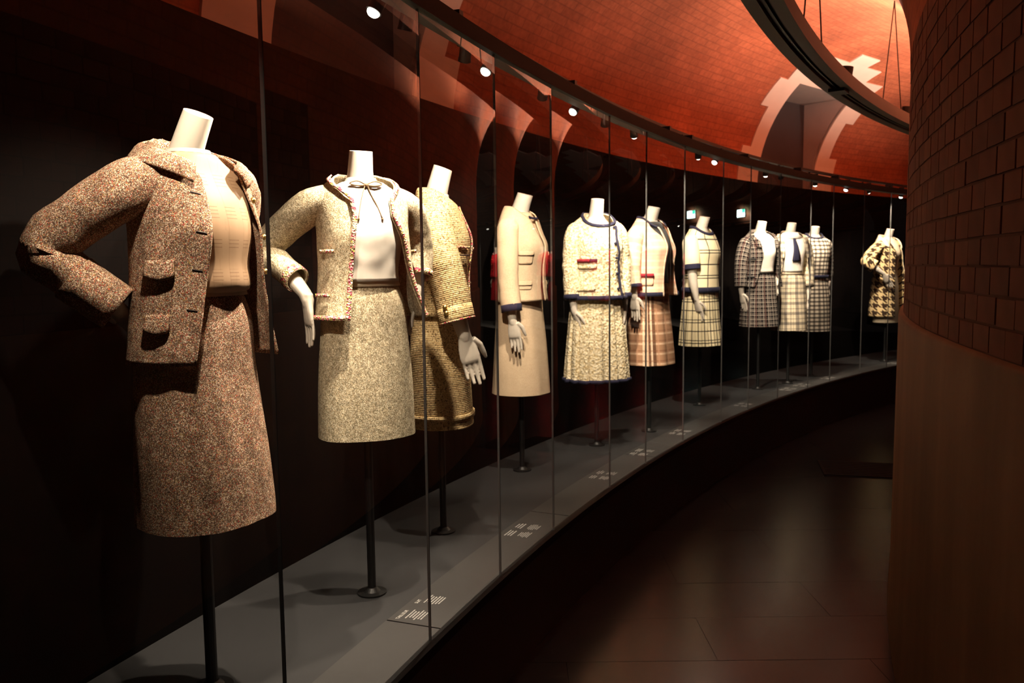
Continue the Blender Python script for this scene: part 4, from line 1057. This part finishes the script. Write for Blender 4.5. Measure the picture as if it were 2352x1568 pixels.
def m9():
    R = mannequin(9, 'mannequin in navy and cream tartan suit with white shirt and navy necktie'); stand(R, .52)
    neck(R, 1.535, .05, .047, base=1.37, cut=12); chest(R)
    Sk = Surf(SKIRT(1.08, .52, .115, .172, .152, bh=.14), wr=.004)
    sk = cloth('skirt', Sk, .52, 1.08, M['t9'], R, nz=22, nphi=72, hem=1)
    strip('waistband', Sk, lambda k: (-pi+2*pi*k, 1.05), lambda k: (-pi+2*pi*k, 1.082), M['creamsilk'], sk, off=.003, n=40, nw=1)
    B = Surf(BLOUSE, wr=.004, bust=.003); bl = cloth('shirt', B, 1.075, 1.428, M['whitesilk'], R, nz=24, nphi=60)
    strip('shirt_collar', B, lambda k: (-pi+2*pi*k, 1.446), lambda k: (-pi+2*pi*k, 1.405-.02*math.exp(-((k-.5)/.12)**2)), M['whitesilk'], bl, off=.008, n=40, nw=2)
    def ta(k): return (-.06-.16*(1-k)*1.0, 1.175+.215*k)
    def tb(k): return (.06+.16*(1-k)*1.0, 1.175+.215*k)
    tie = strip('necktie', B, ta, tb, M['navy'], R, off=.016, n=16, nw=3)
    J = Surf(JACKET(.95, hem=.178), wr=.004, seed=21)
    oR = lerp1([(.94, -58), (1.1, -46), (1.25, -38), (1.36, -32), (1.42, -54), (1.45, -90), (1.475, -160)]); oL = lerp1([(.94, 62), (1.1, 52), (1.25, 44), (1.36, 34), (1.42, 54), (1.45, 90), (1.475, 160)])
    J.extra = lambda ph, z: .035*max(0, min(1, (1.34-z)/.4))*math.exp(-((((ph+pi) % (2*pi)-pi)-dg(55))/.5)**2)
    jk = cloth('jacket', J, .95, 1.468, M['t9'], R, nz=32, a0=lambda z: dg(oL(z)), a1=lambda z: dg(360+oR(z)), nphi=90)
    for sg, oo in ((-1, oR), (1, oL)):
        strip('lapel', J, lambda k, oo=oo: (dg(oo(1.2+.23*k)), 1.2+.23*k), lambda k, sg=sg, oo=oo: (dg(oo(1.2+.23*k))+sg*(.08+.4*min(1, k*1.5)), 1.2+.23*k), M['t9'], jk, off=.012, n=14, nw=3)
    for sx in (-1, 1):
        sl = sleeve(R, [(sx*.105, .0, 1.36), (sx*.155, .01, 1.325), (sx*.185, .01, 1.16), (sx*.18, -.03, .93)], [.05, .058, .055, .05], M['t9'], seed=21+sx, wr=.004)
        hand(R, (sx*.178, -.035, .89), (sx*.182, -.02, 1.1), (-sx*.1, -.12, -1), (-sx, .2, 0), curl=.3, side=-sx, scale=1.05)
m9()
def m10():
    R = mannequin(10, 'mannequin in black and white gingham dress with dark belt'); stand(R, .47)
    neck(R, 1.52, .05, .047, base=1.36, cut=12); chest(R)
    Dr = Surf([(.47, .178, .145, .14), (.65, .172, .136, .134), (.85, .160, .122, .122), (.98, .142, .112, .108), (1.02, .136, .108, .102), (1.06, .142, .114, .102), (1.15, .15, .122, .104), (1.25, .155, .134, .104), (1.32, .158, .115, .104), (1.36, .156, .092, .096), (1.388, .14, .08, .09), (1.415, .11, .07, .084, .004), (1.438, .085, .06, .078, .010), (1.46, .066, .05, .066, .016)], wr=.004, seed=23, bust=.006)
    rn = round_neck(1.458, .05); dr = cloth('dress', Dr, .47, 1.458, M['t10b'], R, nz=44, nphi=96, hem=1, zt=rn)
    strip('belt', Dr, lambda k: (-pi+2*pi*k, 1.0), lambda k: (-pi+2*pi*k, 1.035), M['navy'], dr, off=.006, n=50, nw=1)
    strip('neck_band', Dr, lambda k: (-pi+2*pi*k, rn(-pi+2*pi*k)+.002), lambda k: (-pi+2*pi*k, rn(-pi+2*pi*k)-.012), M['navy'], dr, off=.006, n=50, nw=1)
    for sx in (-1, 1):
        sleeve(R, [(sx*.105, .0, 1.355), (sx*.15, .02, 1.318), (sx*.175, .05, 1.18), (sx*.175, .03, 1.02)], [.05, .056, .05, .044], M['t10b'], seed=23+sx, wr=.004)
        hand(R, (sx*.175, .02, .99), (sx*.175, .04, 1.1), (-sx*.05, -.2, -1), (-sx, .2, 0), curl=.3, side=-sx, scale=1.05)
m10()
def m11():
    R = mannequin(11, 'mannequin in brown and cream houndstooth coat over cream dress, bent arm at waist'); stand(R, .5)
    neck(R, 1.535, .05, .047, base=1.37, cut=12); chest(R)
    Dr = Surf([(.46, .15, .13, .125), (.65, .148, .124, .122), (.85, .146, .116, .116), (1.0, .128, .104, .10), (1.1, .122, .1, .092), (1.17, .13, .108, .092), (1.25, .144, .124, .092), (1.31, .148, .108, .092), (1.355, .15, .086, .088), (1.385, .135, .072, .08), (1.412, .098, .065, .068), (1.428, .07, .06, .06)], bust=.008)
    cloth('dress', Dr, .46, 1.425, M['creamsilk'], R, nz=40, nphi=72, hem=1)
    J = Surf([(.53, .21, .17, .175), (.75, .195, .155, .155), (.95, .18, .142, .135), (1.15, .165, .134, .118), (1.25, .16, .14, .11), (1.32, .165, .12, .11), (1.37, .162, .098, .102), (1.40, .144, .084, .094), (1.428, .114, .072, .086, .004), (1.452, .088, .06, .08, .010), (1.476, .066, .05, .068, .016)], wr=.005, seed=25)
    oR = lerp1([(.53, -16), (1.1, -12), (1.3, -12), (1.40, -30), (1.44, -75), (1.475, -160)]); oL = lerp1([(.53, 44), (1.1, 40), (1.3, 34), (1.40, 40), (1.44, 75), (1.475, 160)])
    J.extra = lambda ph, z: .09*max(0, min(1, (1.3-z)/.75))*math.exp(-((((ph+pi) % (2*pi)-pi)-dg(48))/.5)**2)
    jk = cloth('coat', J, .53, 1.468, M['t11'], R, nz=44, a0=lambda z: dg(oL(z)), a1=lambda z: dg(360+oR(z)), nphi=96)
    strip('collar', J, lambda k: (dg(55+250*k), 1.476-.06*(abs(k-.5)*2)**2), lambda k: (dg(34+292*k), 1.405-.09*(abs(k-.5)*2)**2), M['creamsilk'], jk, off=.016, n=30, nw=4, thick=.012)
    strip('facing', J, lambda k: (dg(oL(.53+.8*k)), .53+.8*k), lambda k: (dg(oL(.53+.8*k)+9), .53+.8*k), M['creamsilk'], jk, off=.006, n=24, nw=1)
    sl = sleeve(R, [(-.105, .0, 1.365), (-.185, .0, 1.325), (-.30, .02, 1.225), (-.355, .01, 1.16), (-.31, -.05, 1.11)], [.054, .064, .066, .066, .07], M['t11'], elbow=.75, wr=.006, seed=26)
    hand(R, (-.235, -.115, 1.02), None, (.45, -.25, -.8), (.8, .5, 0), curl=.3, side=1, scale=1.1, arm=[(-.35, .0, 1.15), (-.31, -.06, 1.09), (-.24, -.112, 1.025)], arm_r=[.036, .034, .022])
    sleeve(R, [(.115, .0, 1.375), (.17, .03, 1.33), (.21, .09, 1.2), (.2, .08, 1.03)], [.06, .07, .062, .06], M['t11'], wr=.006, seed=27)
    hand(R, (.2, .07, .99), (.205, .085, 1.15), (0, -.1, -1), (-1, 0, 0), side=-1)
m11()

# ------------------------------------------------------------------ spotlights in the case
# (bearing, label, power, mannequin aimed at, aim height above the deck, cone)
LAMPS = [(162.5, 'nearest the camera at the rail, out of the picture', .5, 1, .9, 84), (159.76, 'nearest the camera in view', 1.3, 1, .92, 88),
 (159.2, 'next to the lamp nearest the camera, facing away', 1.05, 2, 1.05, 62, False), (157.02, 'above the beige ribbed suit', 1.0, 2, 1.08, 78),
 (157.75, 'before the beige ribbed suit, facing away', .85, 3, 1.05, 78, False), (155.2, 'before the plain cream suit, facing away', 1.0, 4, 1.0, 78, False),
 (153.8, 'above the plain cream suit', .25, 3, 1.0, 80), (152.5, 'before the looped boucle suit, facing away', .95, 5, 1.0, 78, False),
 (151.04, 'between the cream suit and the looped boucle suit', 1.0, 6, 1.0, 78), (147.15, 'left one of the close pair before the windowpane jersey', 1.15, 7, 1.0, 74),
 (145.89, 'right one of the close pair before the windowpane jersey', .4, 6, 1.0, 80), (142.33, 'before the tartan jacket with plain white top', .95, 8, 1.05, 74),
 (141.2, 'added to brighten the navy tartan suit, facing away', .95, 9, 1.0, 74, False), (138.44, 'above the navy necktie shirt', .85, 10, 1.0, 76),  # the facing-away lamp here is an extra, added to light the navy tartan suit
 (135.78, 'above the gingham dress', .25, 10, 1.05, 80), (134.02, 'second from the far end in view', 1.2, 11, 1.0, 74), (131.2, 'above the houndstooth coat', .25, 11, 1.05, 80),
 (116.0, 'before the red suits far along', 1.4, 12, 1.05, 90), (112.6, 'past the red suits far along', 1.4, 13, 1.05, 90)]
MAN[12] = (P(114.3, 17.33, 0).x, P(114.3, 17.33, 0).y, 0); MAN[13] = (P(111.9, 17.40, 0).x, P(111.9, 17.40, 0).y, 0)
def spotlight(th, lab, k, m, az, cone, dome=True):
    p = P(th, RG+.105, EYE+.775)
    root = tag(empty('track_spotlight', p), 'small black track spotlight '+lab, 'spotlight', 'spotlights under the case rail')
    d = (Vector((MAN[m][0], MAN[m][1], ZP+az))-p).normalized()
    bm = bmesh.new(); box_bm(bm, (0, 0, .052), (.045, .03, .018)); bm_obj('adapter', bm, M['black'], root)
    bm = bmesh.new(); cyl_bm(bm, (0, 0, .045), (0, 0, .0), .008, 10); sd = d.cross(Vector((0, 0, 1))).normalized()
    for s in (-1, 1): tube_bm(bm, [sd*s*.0, Vector((0, 0, .01))+sd*s*.028, -d*.01+sd*s*.03], [.004, .004, .004], 6)
    bm_obj('bracket', bm, M['black'], root)
    bm = bmesh.new(); tube_bm(bm, [-d*.045, -d*.04, d*.03, d*.045], [.017, .022, .022, .024], 20); bm_obj('lamp_body', bm, M['black'], root)
    bm = bmesh.new(); tube_bm(bm, [d*.0455, d*.052, d*.057, d*.0595] if dome else [d*.038, d*.0415, d*.0418, d*.042], [.0195, .0175, .0125, .005], 20); bm_obj('lens', bm, M['lens'], root, True)
    li = D.lights.new('spot_beam', 'SPOT'); li.energy = SPOT_W*k; li.color = WARM; li.spot_size = rad(cone); li.spot_blend = .55; li.shadow_soft_size = .016
    lo = D.objects.new('spot_beam', li); COL.objects.link(lo); lo.parent = root; lo.location = d*.063
    lo.rotation_euler = d.to_track_quat('-Z', 'Y').to_euler()
for a in LAMPS: spotlight(*a)

# ------------------------------------------------------------------ farther along the same case (seen mirrored in the panes)
def red_suit(th, r, lab):
    p = P(th, r, ZP+.0005); R = tag(empty('dressed_mannequin', p, rad(th-90)), lab, 'mannequin', 'dressed mannequins in the case'); stand(R, .5)
    neck(R, 1.535, .05, .047, base=1.37, cut=12); chest(R)
    cloth('skirt', Surf(SKIRT(1.09, .5, .115, .175, .155)), .5, 1.09, M['red'], R, nz=18, nphi=60, hem=1)
    J = Surf(JACKET(.95, hem=.178), wr=.004, seed=31)
    jk = cloth('jacket', J, .95, 1.47, M['red'], R, nz=26, a0=lambda z: dg(4), a1=lambda z: dg(357), nphi=80, zt=round_neck(1.47, .06))
    for z in (1.3, 1.2, 1.1): button(J, dg(-5), z, jk, .012)
    rn = round_neck(1.47, .06); strip('neck_band', J, lambda k: (-pi+2*pi*k, rn(-pi+2*pi*k)+.002), lambda k: (-pi+2*pi*k, rn(-pi+2*pi*k)-.018), M['whitesilk'], jk, off=.006, n=50, nw=1)
    for sx in (-1, 1):
        sl = sleeve(R, [(sx*.105, .0, 1.36), (sx*.155, .01, 1.325), (sx*.19, .01, 1.16), (sx*.19, -.03, .95)], [.05, .058, .055, .05], M['red'], seed=31+sx, wr=.004)
        hand(R, (sx*.188, -.035, .91), (sx*.19, -.02, 1.1), (-sx*.1, -.12, -1), (-sx, .2, 0), curl=.3, side=-sx, scale=1.05)
red_suit(114.3, 17.33, 'mannequin in red suit seen only mirrored in the glass panes, first of two')
red_suit(111.9, 17.40, 'mannequin in red suit seen only mirrored in the glass panes, farther of two')
def cyan_strip():
    root = tag(empty('cyan_light_bar', P(117, RB-.03, EYE+.46)), 'thin glowing cyan light bar high on the case back panel', 'light bar'); off = -P(117, RB-.03, EYE+.46)
    for nm, r0, r1, z0, z1, m in (('housing', RB-.02, RB-.001, .44, .49, M['black']), ('tube', RB-.03, RB-.02, .45, .48, M['cyan'])):
        o = arc_box(nm, 119.2, 116.2, r0, r1, EYE+z0, EYE+z1, m); o.parent = root; o.data.transform(Matrix.Translation(off))
cyan_strip()
def exit_sign():
    th = 98.0; p = P(th, 18.22, EYE+1.2)
    root = tag(empty('exit_sign', p, rad(th+90)), 'small lit green and white exit sign hung high by the vault', 'sign')
    bm = bmesh.new(); box_bm(bm, (0, 0, 0), (.40, .03, .20)); bm_obj('housing', bm, M['black'], root)
    bm = bmesh.new(); box_bm(bm, (0, 0, 0), (.38, .034, .18)); bm_obj('face', bm, M['exitwhite'], root)
    bm = bmesh.new(); box_bm(bm, (.12, 0, .05), (.13, .037, .08)); bm_obj('pictogram_panel', bm, M['exitgreen'], root)
    bm = bmesh.new(); 
    for x in (-.12, .12): cyl_bm(bm, (x, 0, .09), (x, 0, .22), .004, 8)
    bm_obj('hanger', bm, M['wire'], root)
exit_sign()
